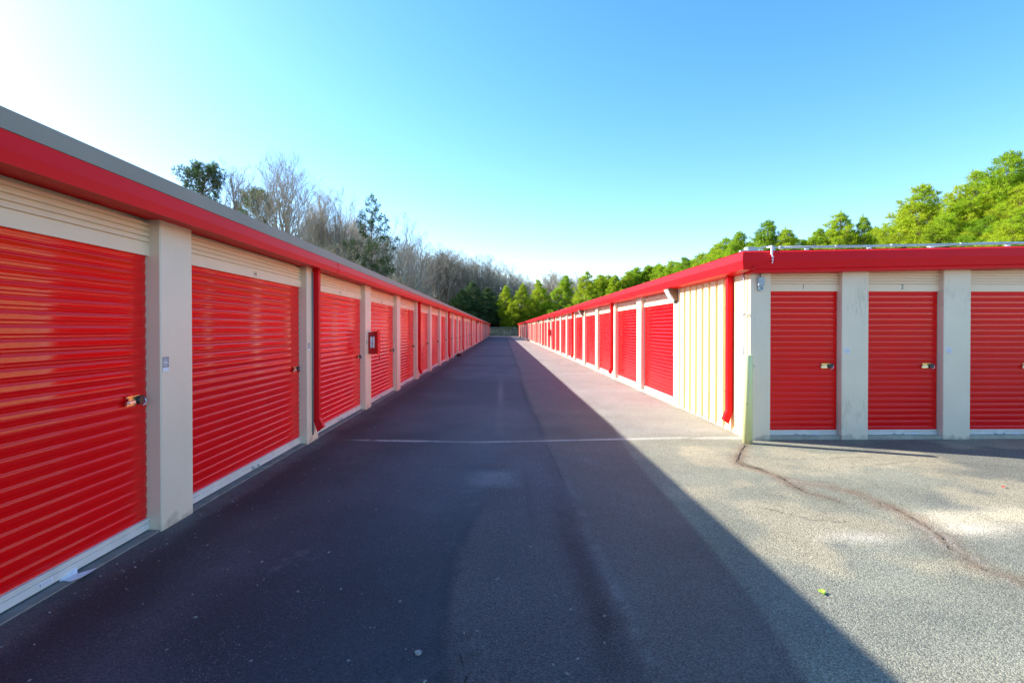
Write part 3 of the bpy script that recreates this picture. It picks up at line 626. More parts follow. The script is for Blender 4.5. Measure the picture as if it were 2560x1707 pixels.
def floodlight(loc, rz, label):
    t = empty('wall_light', loc, rz); tag(t, label, 'wall light', 'bronze wall lights under the eaves')
    m = MB(); w = 0.26
    prof = [(0, 0.0), (0, 0.24), (-0.19, 0.25), (-0.205, 0.235), (-0.06, 0.0)]
    n = len(prof)
    for x in (0, w):
        for y, z in prof: m.v.append((x, y, z))
    m.f.append(tuple(range(n))); m.m.append(0); m.sm.append(False); m.f.append(tuple(n + n - 1 - i for i in range(n))); m.m.append(0); m.sm.append(False)
    for i in (0, 1, 2, 4): j = (i + 1) % n; m.f.append((i, n + i, n + j, j)); m.m.append(0); m.sm.append(False)
    m.build('housing', M['bronze'], t)
    g = MB(); a = Vector((0, -0.205, 0.235)); c = Vector((0, -0.06, 0.0)); nn = Vector((0, -0.85, -0.52)) * 0.012
    for k in range(6):
        t0, t1 = k / 6, (k + 1) / 6; p0 = a.lerp(c, t0); p1 = a.lerp(c, t1); q = nn * (1.0 + 0.9 * math.sin(math.pi * (t0 + t1) / 2))
        g.quad([(0.008, p0.y + q.y, p0.z + q.z), (0.008, p1.y + q.y, p1.z + q.z), (w - 0.008, p1.y + q.y, p1.z + q.z), (w - 0.008, p0.y + q.y, p0.z + q.z)])
    g.quad([(0.008, a.y, a.z), (0.008, a.y + nn.y * 1.2, a.z + nn.z * 1.2), (0.008, c.y + nn.y * 1.2, c.z + nn.z * 1.2), (0.008, c.y, c.z)])
    g.quad([(w - 0.008, a.y, a.z), (w - 0.008, c.y, c.z), (w - 0.008, c.y + nn.y * 1.2, c.z + nn.z * 1.2), (w - 0.008, a.y + nn.y * 1.2, a.z + nn.z * 1.2)])
    g.build('lens', M['glass'], t)
    m = MB(); m.box((w * 0.3, 0.0, -0.05), (w * 0.7, -0.03, -0.001)); m.build('mounting_box', M['bronze'], t)
    return t
for yy, lb in [(10.72, 'bronze wall light above the first sunlit lane door, beside the ribbed corner wall'), (22.9, 'second wall light down the sunlit right building, above its fifth lane column'),
               (38.3, 'third wall light down the sunlit right building'), (50.5, 'fourth wall light down the sunlit right building'), (65.8, 'fifth wall light down the sunlit right building'), (78.0, 'farthest wall light seen on the sunlit right building')]:
    floodlight((XR, yy, 2.17), R(-90), lb)
floodlight((XL, 56.2, 2.17), R(90), 'wall light far down the shaded left building under its eave')

def sensor_box():
    t = empty('junction_box', (3.655, YF, 2.13)); tag(t, 'small grey electrical box with round sensor left of door 1 on the end wall', 'electrical box')
    m = MB(); m.bbox((0.0, -0.001, 0.085), (0.088, -0.055, 0.205), 0.004); m.box((0.004, -0.0555, 0.089), (0.084, -0.058, 0.201)); m.build('box_body', M['zinc'], t)
    m = MB(); m.tube([(0.042, -0.045, 0.045), (0.042, -0.004, 0.045)], 0.036, 16); m.box((0.014, -0.008, 0.045), (0.072, -0.044, 0.078)); m.tube([(0.046, -0.046, 0.048), (0.046, -0.052, 0.048)], 0.010, 10, 1); m.build('sensor', [M['zinc'], M['black']], t)
    m = MB(); m.tube([(0.036, -0.03, 0.2055), (0.036, -0.03, 0.262)], 0.011, 8); m.build('conduit_stub', M['greyink'], t)
sensor_box()

def roof_conduit():
    t = empty('roof_conduit', (3.5, 7.3, 2.69)); tag(t, 'grey metal conduit running along the roof edge above the end doors', 'conduit')
    r = lambda x: 0.021 * (x + 3.5 - XR)
    m = MB(); m.tube([(0.42 + 0.01, 0.0, 0.055 + r(.42))] + [(x, 0.01 * math.sin(x), 0.05 + r(x)) for x in (1.2, 2.0, 3.0, 4.6)] + [(5.4, 0.0, 0.05 + r(4.6))], 0.017, 10)
    for x in (0.45, 1.25, 2.05, 3.05, 4.1): m.tube([(x - 0.03, 0, 0.05 + r(x)), (x + 0.03, 0, 0.05 + r(x))], 0.022, 10)
    for x in (0.8, 1.7, 2.6, 3.7): m.box((x, -0.03, r(x) - 0.005), (x + 0.03, 0.03, r(x) + 0.034))
    m.tube([(2.6, 0.06, 0.03 + r(2.6)), (3.4, 0.05, 0.075 + r(3.4)), (5.4, 0.05, 0.075 + r(4.6))], 0.009, 8)
    m.build('pipe', M['galv'], t)
    m = MB(); m.tube([(0.0, 0.02, 0.035), (0.16, 0.02, 0.055), (0.24, 0.01, 0.075), (0.42, 0.0, 0.06)], 0.010, 8); m.build('flex_hose', M['galv'], t)
    m = MB(); m.bbox((-0.05, -0.02, 0.0), (0.10, 0.09, 0.065), 0.02); m.box((-0.13, -0.01, -0.004), (-0.045, 0.05, 0.018)); m.build('junction_housing', M['zinc'], t)
roof_conduit()
def drip_bracket():
    t = empty('roof_bracket', (3.735, 7.16, 2.60)); tag(t, 'white metal strap hooked over the red fascia left of door 1', 'bracket')
    m = MB()
    m.box((0, -0.008, 0.03), (0.022, 0.012, 0.155)); m.box((0, 0.012, 0.135), (0.022, 0.12, 0.155)); m.box((0.024, 0.03, 0.09), (0.075, 0.06, 0.15), 1)
    for z, w in ((-0.005, 0.028), (-0.05, 0.024), (-0.09, 0.015)): m.box((0.008, -0.008, z), (0.008 + w, 0.006, z + 0.012))
    m.tube([(0.008, 0, 0.03), (0.022, -0.004, 0.0), (0.022, 0.0, -0.085)], 0.005, 5)
    m.build('strap', [M['white'], M['zinc']], t)
drip_bracket()

def wall_notice(loc, rz, w, h, label, style):
    t = empty('notice', loc, rz); tag(t, label, 'notice')
    m = MB()
    if style == 'bent':
        m.v += [(0, 0, 0.022), (w, -0.012, 0), (w, -0.006, h), (0, 0, h), (0, -0.001, 0.022), (w, -0.014, 0), (w, -0.008, h), (0, -0.001, h)]
        for f in ((4, 5, 6, 7), (0, 3, 2, 1), (0, 1, 5, 4), (1, 2, 6, 5), (2, 3, 7, 6)): m.f.append(f); m.m.append(0); m.sm.append(False)
        m.build('sheet', M['white'], t)
        m = MB()
        for k in range(4):
            z = h - 0.018 - k * 0.014; m.quad([(0.01, -0.0035, z), (w * 0.85, -0.0135, z), (w * 0.85, -0.0135, z + 0.003), (0.01, -0.0035, z + 0.003)])
        m.build('print', M['greyink'], t)
    else:
        m.box((0, 0, 0), (w, -0.0015, h), 0); m.build('sheet', M['greyink'], t)
        m = MB()
        m.box((0, -0.0016, 0), (w, -0.0024, h * 0.28))
        for k in range(7): m.box((0.006, -0.0016, h * (0.36 + 0.088 * k)), (w * (0.9 if k % 3 else 0.7), -0.0024, h * (0.36 + 0.088 * k) + h * (0.05 if k in (2, 3) else 0.028)))
        m.build('print', M['white'], t)
wall_notice((4.925, YF - 0.001, 1.235), 0, 0.075, 0.085, 'bent white paper notice on the column between doors 1 and 2', 'bent')
wall_notice((6.42, YF - 0.001, 1.245), 0, 0.075, 0.085, 'bent white paper notice on the column right of door 2', 'bent')
wall_notice((XL + 0.001, 4.17, 1.26), R(90), 0.075, 0.115, 'grey and white sticker on the nearest column of the left building', 'flat')
wall_notice((XL + 0.001, 7.25, 1.30), R(90), 0.075, 0.10, 'grey and white sticker on the second left column beside the downspout', 'flat')
wall_notice((XL + 0.001, 10.33, 1.26), R(90), 0.075, 0.10, 'grey and white sticker on the third left column below the fire cabinet top', 'flat')

def bollard():
    t = empty('bollard', (3.432, 7.2, 0)); tag(t, 'pale yellow-green bollard guarding the corner of the right building', 'bollard')
    m = MB(); r = 0.067
    m.tube([(0, 0, -0.02), (0, 0, 1.225), (0, 0, 1.236)], [r, r, r - 0.006], 28); m.build('sleeve', M['bollard'], t)
    m = MB(); m.box((-0.052, -0.062, 0.56), (-0.03, -0.072, 0.57)); m.tube([(r * 0.9, -0.01, 1.10), (r + 0.02, -0.01, 1.085), (r + 0.02, -0.01, 1.06)], 0.004, 5); m.build('tie_wire', M['greyink'], t)
bollard()

# ------------------------------------------------------------------ things on the ground
def splash_block(x, y, label):
    t = empty('splash_block', (x, y, 0)); tag(t, label, 'splash block', 'black blocks under the downspouts')
    m = MB(); m.bbox((-0.16, -0.35, 0), (0.16, 0.35, 0.12), 0.06); m.bbox((-0.11, -0.28, 0.121), (0.11, 0.28, 0.17), 0.08); m.build('block', M['black'], t)
splash_block(-2.50, 30.6, 'black block on the asphalt at the foot of the left building')
splash_block(3.45, 68.0, 'black block at the foot of the right building, nearer of two')
splash_block(3.45, 98.0, 'black block at the foot of the right building, farther of two')

def paper():
    m = MB(); g = [(x - 0.09, y + 0.04, z) for x, y, z in [(-2.745, 3.325, .045), (-2.70, 3.265, .008), (-2.64, 3.27, .012), (-2.60, 3.31, .02), (-2.57, 3.40, .04), (-2.62, 3.42, .02), (-2.67, 3.37, .012), (-2.70, 3.40, .045)]]
    c = (-2.755, 3.375, 0.022); pts = [(x + 0.01, y, z) for x, y, z in g]
    for k in range(len(g)): m.quad([c, pts[k], pts[(k + 1) % len(g)]])
    o = m.build('litter_paper', M['white'])
    md = o.modifiers.new('thickness', 'SOLIDIFY'); md.thickness = 0.0015
    tag(o, 'crumpled white paper lying below the nearest left door', 'litter')
paper()
def leaf(name, x, y, mt, s, n, label, cat, seed=0):
    r = random.Random(seed); m = MB()
    for k in range(n):
        a = r.uniform(0, 6.28); d = Vector((math.cos(a), math.sin(a), 0)); w = Vector((-d.y, d.x, 0)) * s * 0.35; h = r.uniform(0.1, 0.5) * s
        p = Vector((x, y, 0.006)) + d * s * 0.15 * r.random(); q = p + d * s + Vector((0, 0, h)); mid = (p + q) / 2 + Vector((0, 0, s * 0.2))
        m.quad([p, mid - w, mid + Vector((0, 0, s * .05)), mid + w][:3]); m.quad([p, mid + Vector((0, 0, s * .05)), mid + w]); m.quad([mid - w, q, mid + Vector((0, 0, s * .05))]); m.quad([mid + Vector((0, 0, s * .05)), q, mid + w])
    o = m.build(name, mt); tag(o, label, cat); return o
leaf('leaf_sprig', 1.933, 3.096, M['green'], 0.026, 9, 'bright green leaf sprig on the sunlit asphalt', 'leaf', 1)
leaf('fallen_leaf', 5.027, 5.119, M['redleaf'], 0.032, 2, 'small red leaf on the sunlit asphalt in front of the end doors', 'leaf', 2)
def chip(x, y, s, label, a=0, el=1.0, name='pale_chip'):
    m = MB(); pts = []
    for k in range(9):
        t = 2 * math.pi * k / 9; q = Vector((s * el * math.cos(t) * (1 + 0.15 * math.sin(3 * t)), s * math.sin(t), 0)); c, d = math.cos(a), math.sin(a)
        pts.append((x + q.x * c - q.y * d, y + q.x * d + q.y * c))
    m.quad([(px, py, 0.008) for px, py in pts])
    for k in range(9):
        j = (k + 1) % 9; m.quad([(pts[k][0], pts[k][1], 0.0), (pts[j][0], pts[j][1], 0.0), (pts[j][0], pts[j][1], 0.008), (pts[k][0], pts[k][1], 0.008)])
    o = m.build(name, M['flake']); return tag(o, label, 'litter', 'pale bits lying on the lane')
chip(-0.415, 2.56, 0.018, 'round grey-white chip on the dark asphalt near the bottom of the photo')
for (x, y, a) in [(0.39, 2.94, .6), (0.57, 2.87, .3), (0.57, 2.31, 1.4), (0.30, 2.39, -.4), (0.52, 2.62, 1.9), (-0.20, 2.72, 2.0), (-1.24, 3.73, 1.0), (-0.60, 3.05, .7), (-0.35, 2.35, .9), (-1.7, 2.9, .3), (0.95, 6.9, .2)]:
    chip(x, y, 0.0028, 'tiny pale elongated flake on the shaded asphalt', a, 3.4, 'pale_flake')
def grit():
    m = MB(); r = random.Random(3)
    for k in range(620):
        q = r.random()
        if q < 0.5: x = -2.52 + r.gauss(0, 0.06); y = 1.5 + 28 * r.random() ** 1.6
        elif q < 0.9: x = r.uniform(-2.4, 0.5); y = 2 + 14 * r.random() ** 1.5
        else: x = 3.5 + r.gauss(0, 0.03) if r.random() < 0.4 else r.uniform(1, 7); y = r.uniform(3, 7.3) if x > 3.6 else r.uniform(7.6, 18)
        s = r.uniform(0.0025, 0.007); a = r.uniform(0, 3.14); c, d = math.cos(a) * s, math.sin(a) * s
        el = r.uniform(1, 2.2)
        m.quad([(x - c * el, y - d * el, 0.001), (x + d, y - c, 0.001), (x + c * el, y + d * el, 0.004), (x - d, y + c, 0.005)])
    o = m.build('grit', M['flake']); o['kind'] = 'stuff'; o['label'] = 'pale grit and leaf crumbs scattered over the asphalt'; o['category'] = 'grit'
grit()

# ------------------------------------------------------------------ fence at the end of the lane
def fence():
    yf = 118.0
    t = empty('chain_link_fence', (0, yf, 0)); tag(t, 'grey chain link fence with steel posts closing the far end of the lane', 'fence')
    m = MB(); H = 1.85; x0, x1 = -16.0, 18.0; s = 0.16; w = 0.004; x = x0 - H
    while x < x1:
        for sg in (1, -1):
            a = x if sg > 0 else x + H; pts = [(a, 0.03), (a + sg * H, H)]
            (ax, az), (bx, bz) = pts
            if min(ax, bx) >= x0 and max(ax, bx) <= x1:
                dy = 0.003 * sg; m.quad([(ax - w, dy, az), (ax + w, dy, az), (bx + w, dy, bz), (bx - w, dy, bz)])
        x += s
    m.build('wire_mesh', M['galv'], t)
    pm = MB(); pm.tube([(0, 0.045, -0.02), (0, 0.045, 1.97), (0, 0.045, 2.0)], [0.032, 0.032, 0.01], 10); pme = pm.mesh('post', M['galv'])
    x = -15.4
    while x < 18: inst('post', pme, t, (x, 0, 0)); x += 3.05
    m = MB(); m.tube([(x0, 0.025, H + 0.02), (x1, 0.025, H + 0.02)], 0.024, 8); m.tube([(x0, 0.0, 0.05), (x1, 0.0, 0.05)], 0.010, 6); m.build('rail', M['galv'], t)
fence()
def dry_grass():
    m = MB(); r = random.Random(5)
    for k in range(5200):
        x = r.uniform(-9, 11); y = 118.4 + 5 * r.random(); h = r.uniform(0.5, 1.7) * (1 if r.random() < .8 else 1.2); a = r.uniform(0, 3.14); w = r.uniform(0.012, 0.035); lx, ly = r.gauss(0, .22), r.gauss(0, .22)
        c, d = math.cos(a) * w, math.sin(a) * w; z = hill(x, y) - 0.02
        m.quad([(x - c, y - d, z), (x + c, y + d, z), (x + lx * .5 + c * .7, y + ly * .5 + d * .7, z + h * .6), (x + lx, y + ly, z + h)], r.choice((0, 0, 1, 2)))
    o = m.build('dry_weeds', [mat('straw', (0.62, 0.50, 0.28), 0.9, var=0.3, vscale=1), mat('straw_brown', (0.36, 0.25, 0.15), 0.9, var=0.3), mat('weed_green', (0.13, 0.17, 0.04), 0.9, var=0.3)])
    o['kind'] = 'stuff'; o['label'] = 'dry straw-coloured weeds behind the chain link fence'; o['category'] = 'weeds'
dry_grass()

# ------------------------------------------------------------------ trees
def rperp(d, r):
    v = Vector((r.gauss(0, 1), r.gauss(0, 1), r.gauss(0, 1))); v -= d * v.dot(d); return v.normalized()
def bare_tree_meshes(seed, H=20.0, cw=0.30, base=0.34, n0=16, lv=(7, 6, 5), fork=False, thick=0.015, twigm='twig', trunk_to=0.55):
    """trunk, long limbs reaching for points spread over a crown shell, then branches and twigs"""
    r = random.Random(seed); tr = MB(); cr = MB()
    def grow(pts, rr, level, mb):
        nseg = len(pts) - 1
        mb.tube(pts, rr, (7, 5, 3, 3, 3)[level], caps=False, sm=level < 2)
        if level - 1 >= len(lv) or level == 0: return
        n = lv[level - 1]; ln = sum((pts[i + 1] - pts[i]).length for i in range(nseg))
        for k in range(n):
            t = min(0.98, 0.25 + 0.75 * (k + r.random()) / n); i = t * nseg; a = min(int(i), nseg - 1); pos = pts[a].lerp(pts[a + 1], i - a); tang = (pts[a + 1] - pts[a]).normalized()
            ang = r.uniform(0.45, 0.85); d = (tang * math.cos(ang) + rperp(tang, r) * math.sin(ang) + Vector((0, 0, 0.12))).normalized()
            l2 = ln * r.uniform(0.28, 0.46) * (1.25 - 0.6 * t); q = [pos]; ns = (0, 4, 3, 2)[level] if level < 4 else 2
            for j in range(ns): d = (d + rperp(d, r) * 0.16 + Vector((0, 0, 0.10))).normalized(); q.append(q[-1] + d * l2 / ns)
            r0 = max(thick * 0.7, (rr[a]) * 0.55); grow(q, [max(0.004, r0 * (1 - 0.75 * j / ns)) for j in range(ns + 1)], level + 1, cr)
    R0 = H * 0.018
    axes = [(Vector((r.gauss(0, .01), r.gauss(0, .01), 1)), 1.0)] if not fork else [(Vector((.16, .02, 1)), .95), (Vector((-.24, .05, 1)), .85)]
    for ax, kk in axes:
        top = H * trunk_to * kk; tp = [Vector((0, 0, -0.3))]; d = Vector((0, 0, 1)) if fork else ax.normalized()
        for j in range(10): d = (d + rperp(d, r) * 0.03 + (ax.normalized() - d) * 0.3).normalized(); tp.append(tp[-1] + d * top / 9.6)
        rr = [R0 * (1 - 0.55 * j / 10) for j in range(11)]; tr.tube(tp, rr, 8, caps=False)
        cc = tp[-1].copy(); cz0 = H * base; nn = int(n0 * (1 if not fork else .6))
        for k in range(nn):
            ph = 2.39996 * k + r.gauss(0, .25); u = (k + 0.5) / nn                      # u: 0 centre top .. 1 lowest rim
            rad = H * cw * (math.sin(u * math.pi * 0.5) ** 0.75) * r.uniform(.85, 1.12) * kk; zt = H * (0.985 - (0.985 - base - 0.12) * u ** 2.1) * r.uniform(.94, 1.0) * (kk if fork else 1)
            tgt = Vector((cc.x + rad * math.cos(ph), cc.y + rad * math.sin(ph), zt))
            t = max(0.35, min(0.99, 1.0 - 0.62 * u + r.gauss(0, .05))) if base > .2 else max(.12, 1 - .85 * u); i = t * 10; a = min(9, int(i)); p0 = tp[a].lerp(tp[a + 1], i - a)
            mid = p0.lerp(tgt, 0.5) + Vector((0, 0, 0.06 * H * (1 - u))) + Vector(((tgt.x - p0.x), (tgt.y - p0.y), 0)) * 0.06; q = []
            for j in range(8):
                w = j / 7; pt = p0 * (1 - w) ** 2 + mid * 2 * w * (1 - w) + tgt * w * w; q.append(pt + Vector((r.gauss(0, 1), r.gauss(0, 1), r.gauss(0, .4))) * 0.008 * H * (w > 0))
            r0 = rr[a] * r.uniform(.5, .68); grow(q, [max(0.007, r0 * (1 - 0.9 * (j / 7) ** .8)) for j in range(8)], 1, cr)
    zmax = max(v[2] for v in cr.v)
    return tr.mesh('trunk', M['bark']), cr.mesh('crown', M[twigm]), zmax
BARE = [bare_tree_meshes(1, cw=.20, base=.26, n0=30, lv=(9, 7, 5), trunk_to=.50), bare_tree_meshes(2, cw=.13, base=.30, n0=18, lv=(8, 6, 5), trunk_to=.68), bare_tree_meshes(3, cw=.15, base=.42, n0=14, lv=(8, 6, 5), trunk_to=.62),
        bare_tree_meshes(4, cw=.16, base=.36, n0=15, lv=(8, 7, 5), trunk_to=.50), bare_tree_meshes(5, cw=.22, base=.25, n0=16, lv=(8, 6, 5), fork=True, trunk_to=.6), bare_tree_meshes(6, cw=.11, base=.50, n0=11, lv=(7, 6, 4), trunk_to=.74)]
BRUSH = [bare_tree_meshes(11, H=9, cw=.45, base=.10, n0=20, lv=(8, 7, 5), twigm='brush', thick=0.013, trunk_to=.6), bare_tree_meshes(12, H=10, cw=.38, base=.12, n0=18, lv=(8, 7, 5), twigm='brush', thick=0.013, trunk_to=.6)]

def pine_meshes(seed, H=13.0, wid=2.9, bottom=0.16, mt='needle', whorl=0.48, dens=1.0, blade=0.25, layered=False, topheavy=False):
    r = random.Random(seed); tr = MB(); cr = MB(); V = cr.v
    bend = Vector((r.gauss(0, .015), r.gauss(0, .015), 0))
    tr.tube([Vector((0, 0, -0.3)) + bend * (k * H / 8) * k / 4 + Vector((0, 0, k * H / 8)) for k in range(9)], [H * 0.011 * (1 - 0.93 * k / 8) + 0.008 for k in range(9)], 8, caps=False)
    def clump(c, d, s):
        for k in range(int(17 * dens)):
            v = (d * r.uniform(0.1, 1.1) + Vector((0, 0, 0.5)) + Vector((r.gauss(0, 1), r.gauss(0, 1), r.gauss(0, 1))) * 0.62).normalized(); l = s * r.uniform(0.7, 1.25); w = v.cross(Vector((r.gauss(0, 1), r.gauss(0, 1), r.gauss(0, 1)))).normalized() * s * 0.055
            b = c + v * s * 0.08; n = len(V); V.append(tuple(b - w * .6)); V.append(tuple(b + w * .6)); V.append(tuple(b + v * l * .6 + w)); V.append(tuple(b + v * l)); 
            cr.f.append((n, n + 1, n + 2, n + 3)); cr.m.append(0); cr.sm.append(False)
    z = H * bottom
    while z < H * 0.975:
        t = (z / H - bottom) / (1 - bottom)
        if topheavy: L = wid * (0.35 + 1.1 * t) * (1 - max(0, t - 0.6) ** 1.5 * 3.2)
        else: L = wid * 1.75 * (min(1, 0.6 + 2.2 * t)) * (1 - t) ** 0.95 + 0.12
        nb = 4 if layered else r.choice((4, 5, 5, 6)); a0 = r.uniform(0, 6.28)
        for k in range(nb):
            a = a0 + 6.283 * k / nb + r.gauss(0, .25); l = L * r.uniform(0.6, 1.22); el = (-0.05 + 0.75 * t) + r.gauss(0, .1) if not layered else 0.05 + 0.2 * t + r.gauss(0, .05)
            d = Vector((math.cos(a) * math.cos(el), math.sin(a) * math.cos(el), math.sin(el))); p0 = bend * z * 2 * z / H + Vector((0, 0, z + r.gauss(0, .1))); pts = [p0]
            for q in range(4): d = (d + Vector((0, 0, 0.07 if not layered else 0.03))).normalized(); pts.append(pts[-1] + d * l / 4)
            cr.tube(pts, [0.012 + 0.012 * l, 0.008 + 0.008 * l, 0.012, 0.008, 0.005], 3, 1, caps=False)
            nsub = max(4, int(l * (11.0 if not layered else 10.0)))
            for q in range(nsub):
                tt = r.uniform(0.28, 1.0) ** 0.8; i = tt * 4; ai = min(int(i), 3); pos = pts[ai].lerp(pts[ai + 1], i - ai); side = rperp(d, r); side.z *= 0.45; sl = l * 0.34 * (1.25 - tt) * r.uniform(.5, 1.2) + 0.10
                e = pos + (d * 0.6 + side).normalized() * sl
                cr.tube([pos, e], [0.008, 0.004], 3, 1, caps=False)
                clump(e, (d * .5 + side + Vector((0, 0, .45))).normalized(), blade * r.uniform(.8, 1.25))
                if sl > 0.35: clump(pos.lerp(e, .5), (side + Vector((0, 0, .5))).normalized(), blade)
            clump(pts[-1], d, blade * 1.15)
        z += whorl * (1.7 if layered else 1) * r.uniform(.7, 1.3) * (0.75 if t > .6 else 1)
    for k in range(6): clump(Vector((0, 0, H * (0.95 + 0.01 * k))) + bend * H * 2 * .97, Vector((0, 0, 1)), blade * 1.1)
    return tr.mesh('trunk', M['pinebark']), cr.mesh('crown', [M[mt], M['pinebark']]), H
PINES = [pine_meshes(21), pine_meshes(22, wid=2.5, bottom=0.2), pine_meshes(23, wid=3.3, bottom=0.12), pine_meshes(24, wid=2.7, mt='needleyellow', bottom=0.15)]
PDARK = [pine_meshes(31, mt='needledark', wid=3.0, bottom=0.3), pine_meshes(32, H=16, wid=3.4, bottom=0.42, mt='needledark', topheavy=True, blade=0.22)]
PLAYER = pine_meshes(33, H=18, wid=4.6, bottom=0.3, mt='needledark', layered=True, blade=0.21, dens=1.2)

tr_ = random.Random(99)
def tree(name, ms, x, y, h, label, cat, group, rz=None, ws=1.0):
    z = hill(x, y); k = h / ms[2]; t = empty(name, (x, y, z - 0.05), tr_.uniform(0, 6.28) if rz is None else rz)
    tag(t, label, cat, group); w = k * ws
    for nm, me in (('trunk', ms[0]), ('crown', ms[1])): inst(nm, me, t, (0, 0, 0), 0, (w, w, k))
    return t
def at(px, py, y):
    py = py - 7
    """world position of a tree top seen at (px, py) of a 2352-wide photo, standing y metres down the lane"""
    x = (px - 1153.4) / 1194.4 * y; zt = 1.6 + (755 - py) / 1194.4 * y
    return x, zt - hill(x, y)
BG = 'bare trees on the wooded slope'; PG = 'young pines beyond the sunlit building'
named = [(665, 365, 92, 0, 1.12, 'tallest bare tree with a wide vase-shaped crown above the left roof'),
         (540, 392, 90, 1, .9, 'narrow bare tree standing leftmost on the slope, between two dark pines'),
         (738, 442, 100, 1, .8, 'slim bare tree just right of the tallest bare tree'),
         (790, 440, 100, 3, 1.0, 'bare tree with long upright limbs left of the layered pine'),
         (925, 512, 88, 4, 1.1, 'dark bare tree with forked trunk right of the layered pine')]
for px, py, y, k, ws, lb in named:
    x, h = at(px, py - 13, y); tree('bare_tree', BARE[k], x, y, h, lb, 'bare tree', BG, ws=ws)
for px, py, y, ms, nm, lb, ws in [(475, 405, 88, PDARK[1], 'pine_tree', 'dark pine crown leftmost above the left roof', .8), (600, 462, 96, PDARK[1], 'pine_tree', 'dark open pine left of the tallest bare tree', .8),
                              (855, 458, 86, PLAYER, 'pine_tree', 'tall dark pine with layered flat branches among the bare trees', 0.62)]:
    x, h = at(px, py - 8, y); tree(nm, ms, x, y, h, lb, 'pine tree', 'dark pines on the slope', ws=ws)
sky_x = [400, 430, 600, 700, 830, 880, 975, 1050, 1120, 1180, 1215, 1250, 1300, 1400, 1600]
sky_y = [500, 500, 520, 470, 500, 540, 562, 590, 600, 620, 640, 630, 628, 640, 640]
wl = 'bare grey tree in the close row of the wooded slope'; r = random.Random(17)
n = 0
for row, (yy, dpy) in enumerate([(98, 0), (112, 6), (128, 10), (150, 0)]):
    px = 700 if row == 0 else 715
    while px < 1480:
        top = np.interp(px, sky_x, sky_y) + dpy + r.uniform(-14, 20)
        y = yy + r.uniform(-5, 5) + (28 if px > 1080 and row < 3 else 0) + (12 if px > 1200 else 0)
        x, h = at(px, top, y)
        if -17 < x < 60 and y < 139: y = r.uniform(140, 152); x, h = at(px, top, y)
        if h > 5:
            tree('bare_tree', BARE[r.choice((1, 2, 3, 5, 5) if px < 960 else (1, 2, 3, 3, 4, 5))], x, y, h, wl, 'bare tree', BG, ws=r.uniform(.8, 1.15) if px < 960 else r.uniform(1.2, 1.8)); n += 1
        px += r.uniform(22, 40) * (1 if px < 1000 else 0.9)
for k in range(30):
    px = r.uniform(655, 1120); y = r.uniform(72, 92); top = np.interp(px, [640, 750, 850, 1000, 1120], [535, 575, 610, 665, 690]) + r.uniform(-22, 25)
    x, h = at(px, top, y)
    if x < -13 and h > 3: tree('brush_tree', r.choice(BRUSH), x, y, h, 'tan twiggy undergrowth tree in front of the wooded slope', 'small tree', 'brushy undergrowth trees', ws=r.uniform(.9, 1.3))
x, h = at(810, 592, 80); tree('pine_tree', PINES[0], x, y, h, 'small bright green pine low among the tan brush above the left roof', 'pine tree', 'dark pines on the slope')
# pines at the end of the lane
for px, py, y, ms, lb, ws in [(1085, 655, 128, PDARK[0], 'dark shaded pine left of the lane end', 1.2), (1062, 672, 126, PDARK[0], 'shorter dark pine beside the left roof end', 1.2), (1118, 668, 132, PDARK[0], 'dark pine close behind the fence, left of the bright pines', 1.3),
                              (1140, 700, 140, PDARK[0], 'dark pine filling the gap behind the fence', 1.5),
                              (1163, 662, 126, PINES[1], 'bright green pine with pointed top above the fence', 1.0), (1196, 658, 124, PINES[3], 'yellow-green pine above the fence', 1.1), (1243, 650, 126, PINES[2], 'broad bright pine behind the right building end', .95), (1178, 700, 122, PINES[3], 'low yellow-green pine just behind the fence', 1.2),
                              (1295, 640, 122, PINES[0], 'full green pine right of the broad bright pine', 1.1), (1345, 632, 118, PINES[2], 'green pine with ragged top over the far red eave', 1.0)]:
    x, h = at(px, py, y); tree('pine_tree', ms, x, y, h, lb, 'pine tree', 'pines at the end of the lane', ws=ws)
for k in range(34):
    x = -11 + 0.72 * k + r.uniform(-.4, .4); y = 122.5 + r.uniform(0, 10); h = r.uniform(5.5, 8.5) * (1 if x > -3 else 1.15)
    tree('pine_tree', PDARK[0] if x < 0.5 else r.choice(PINES), x, y, h, 'low pine in the thicket right behind the chain link fence' if x >= 0.5 else 'low dark pine in the thicket behind the fence on its left side', 'pine tree', 'pines at the end of the lane', ws=r.uniform(1.3, 1.7))
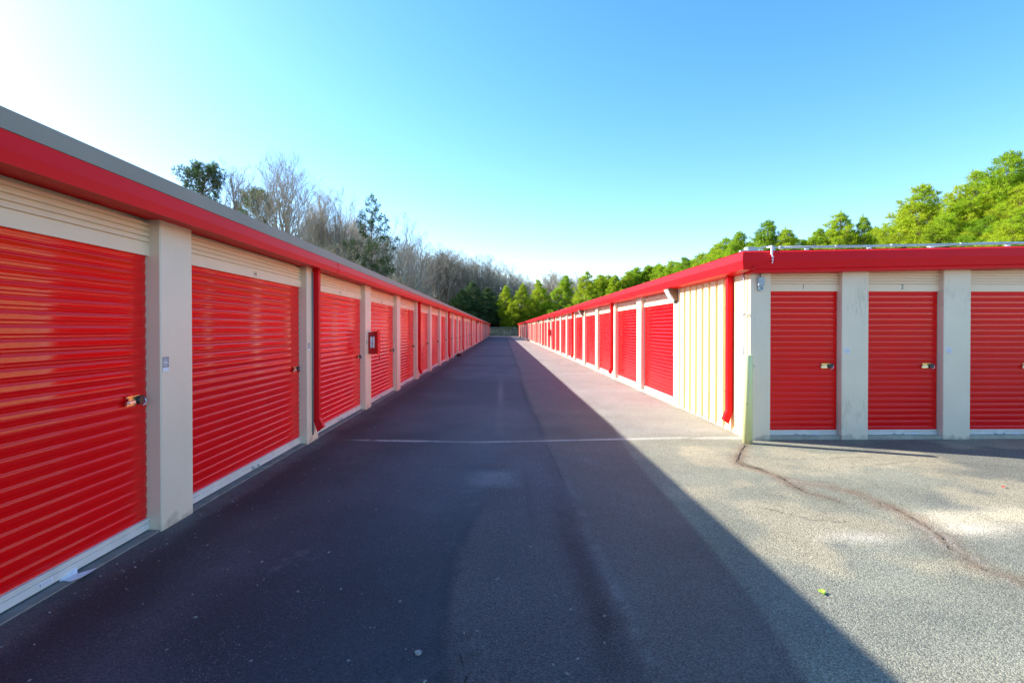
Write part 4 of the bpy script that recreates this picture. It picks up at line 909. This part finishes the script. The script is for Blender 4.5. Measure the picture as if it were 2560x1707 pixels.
# pine bank behind the fence and the row behind the right building
pl = 'green pine in the even bank behind the right building'
tpx = [1290, 1320, 1354, 1388, 1435, 1456, 1504, 1538, 1558, 1575, 1609, 1636, 1653, 1681, 1704, 1728, 1760, 1800, 1843]
tpy = [636, 634, 632, 634, 631, 620, 610, 613, 605, 600, 589, 590, 560, 552, 543, 533, 516, 520, 538]
px = 1378
while px < 1700:
    y = 124 + r.uniform(-3, 3) if px < 1500 else max(60, 124 - (px - 1500) * 0.33)
    for back in (0, 1, 2):
        qx = px + r.uniform(-9, 9); top = np.interp(qx, tpx, tpy) + (r.uniform(-2, 6) if back == 0 else r.uniform(4, 26)); yy = y + 3.5 * back
        x, h = at(qx, top, yy); tree('pine_tree', r.choice(PINES[:3] + PINES), x, yy, h, pl, 'pine tree', PG, ws=r.uniform(1.05, 1.25))
    px += 17
big = [(1700, 540, 58, 0, 'pine with rounded top where the right eave meets the corner', 1.0), (1757, 514, 55, 0, 'rounded dark-topped pine above the corner of the right building', 1.05), (1812, 528, 53, 1, 'pine just right of the rounded one above door 1', 1.0), (1880, 535, 52, 2, 'lower bright pine above door 1', 1.0), (1935, 490, 50, 1, 'bright pine above door 2 with a ragged double top', 1.1), (1992, 498, 49, 1, 'thin pine between the ragged pine and the conical one', .7),
       (2045, 545, 47, 0, 'lower pine left of the tall conical one', 1.1), (2112, 428, 45, 0, 'tall conical pine above the end wall', 1.15), (2165, 500, 42, 2, 'mid-height yellow-green pine beside the conical one', 1.1), (2200, 460, 41, 3, 'yellow-green pine above door 3', 1.0), (2245, 405, 40, 2, 'high pine with spiky top second from the right edge', 1.0), (2310, 358, 38, 0, 'tallest right-hand pine near the photo edge', 1.15), (2330, 430, 36, 3, 'yellow pine in front of the tallest right-hand pine', 1.2),
       (2390, 365, 37, 1, 'tall pine cut by the right edge of the photo', 1.1), (2470, 340, 36, 2, 'pine outside the right edge', 1.1), (2560, 360, 35, 0, 'pine farther outside the right edge', 1.1), (1850, 560, 60, 2, 'background pine filling between doors 1 and 2', 1.2), (2010, 560, 58, 0, 'background pine low behind the ragged pine', 1.2)] + [(qx, qy, qd, qk, 'lower pine filling the dense bank above the end doors', 1.3) for qx, qy, qd, qk in [(1730, 560, 62, 1), (1785, 555, 60, 2), (1840, 552, 58, 0), (1905, 540, 57, 2), (1960, 530, 55, 0), (2020, 525, 53, 1), (2070, 500, 50, 2), (2150, 480, 47, 0), (2230, 460, 44, 1), (2290, 430, 43, 2), (2340, 400, 42, 0), (2400, 420, 41, 1), (2180, 520, 38, 3), (2260, 500, 36, 2), (2345, 480, 33, 0)]]
for px, py, y, k, lb, ws in big:
    x, h = at(px, py, y); tree('pine_tree', PINES[k], x, y, h, lb, 'pine tree', PG, ws=ws * 1.05)
print('bare trees', n)
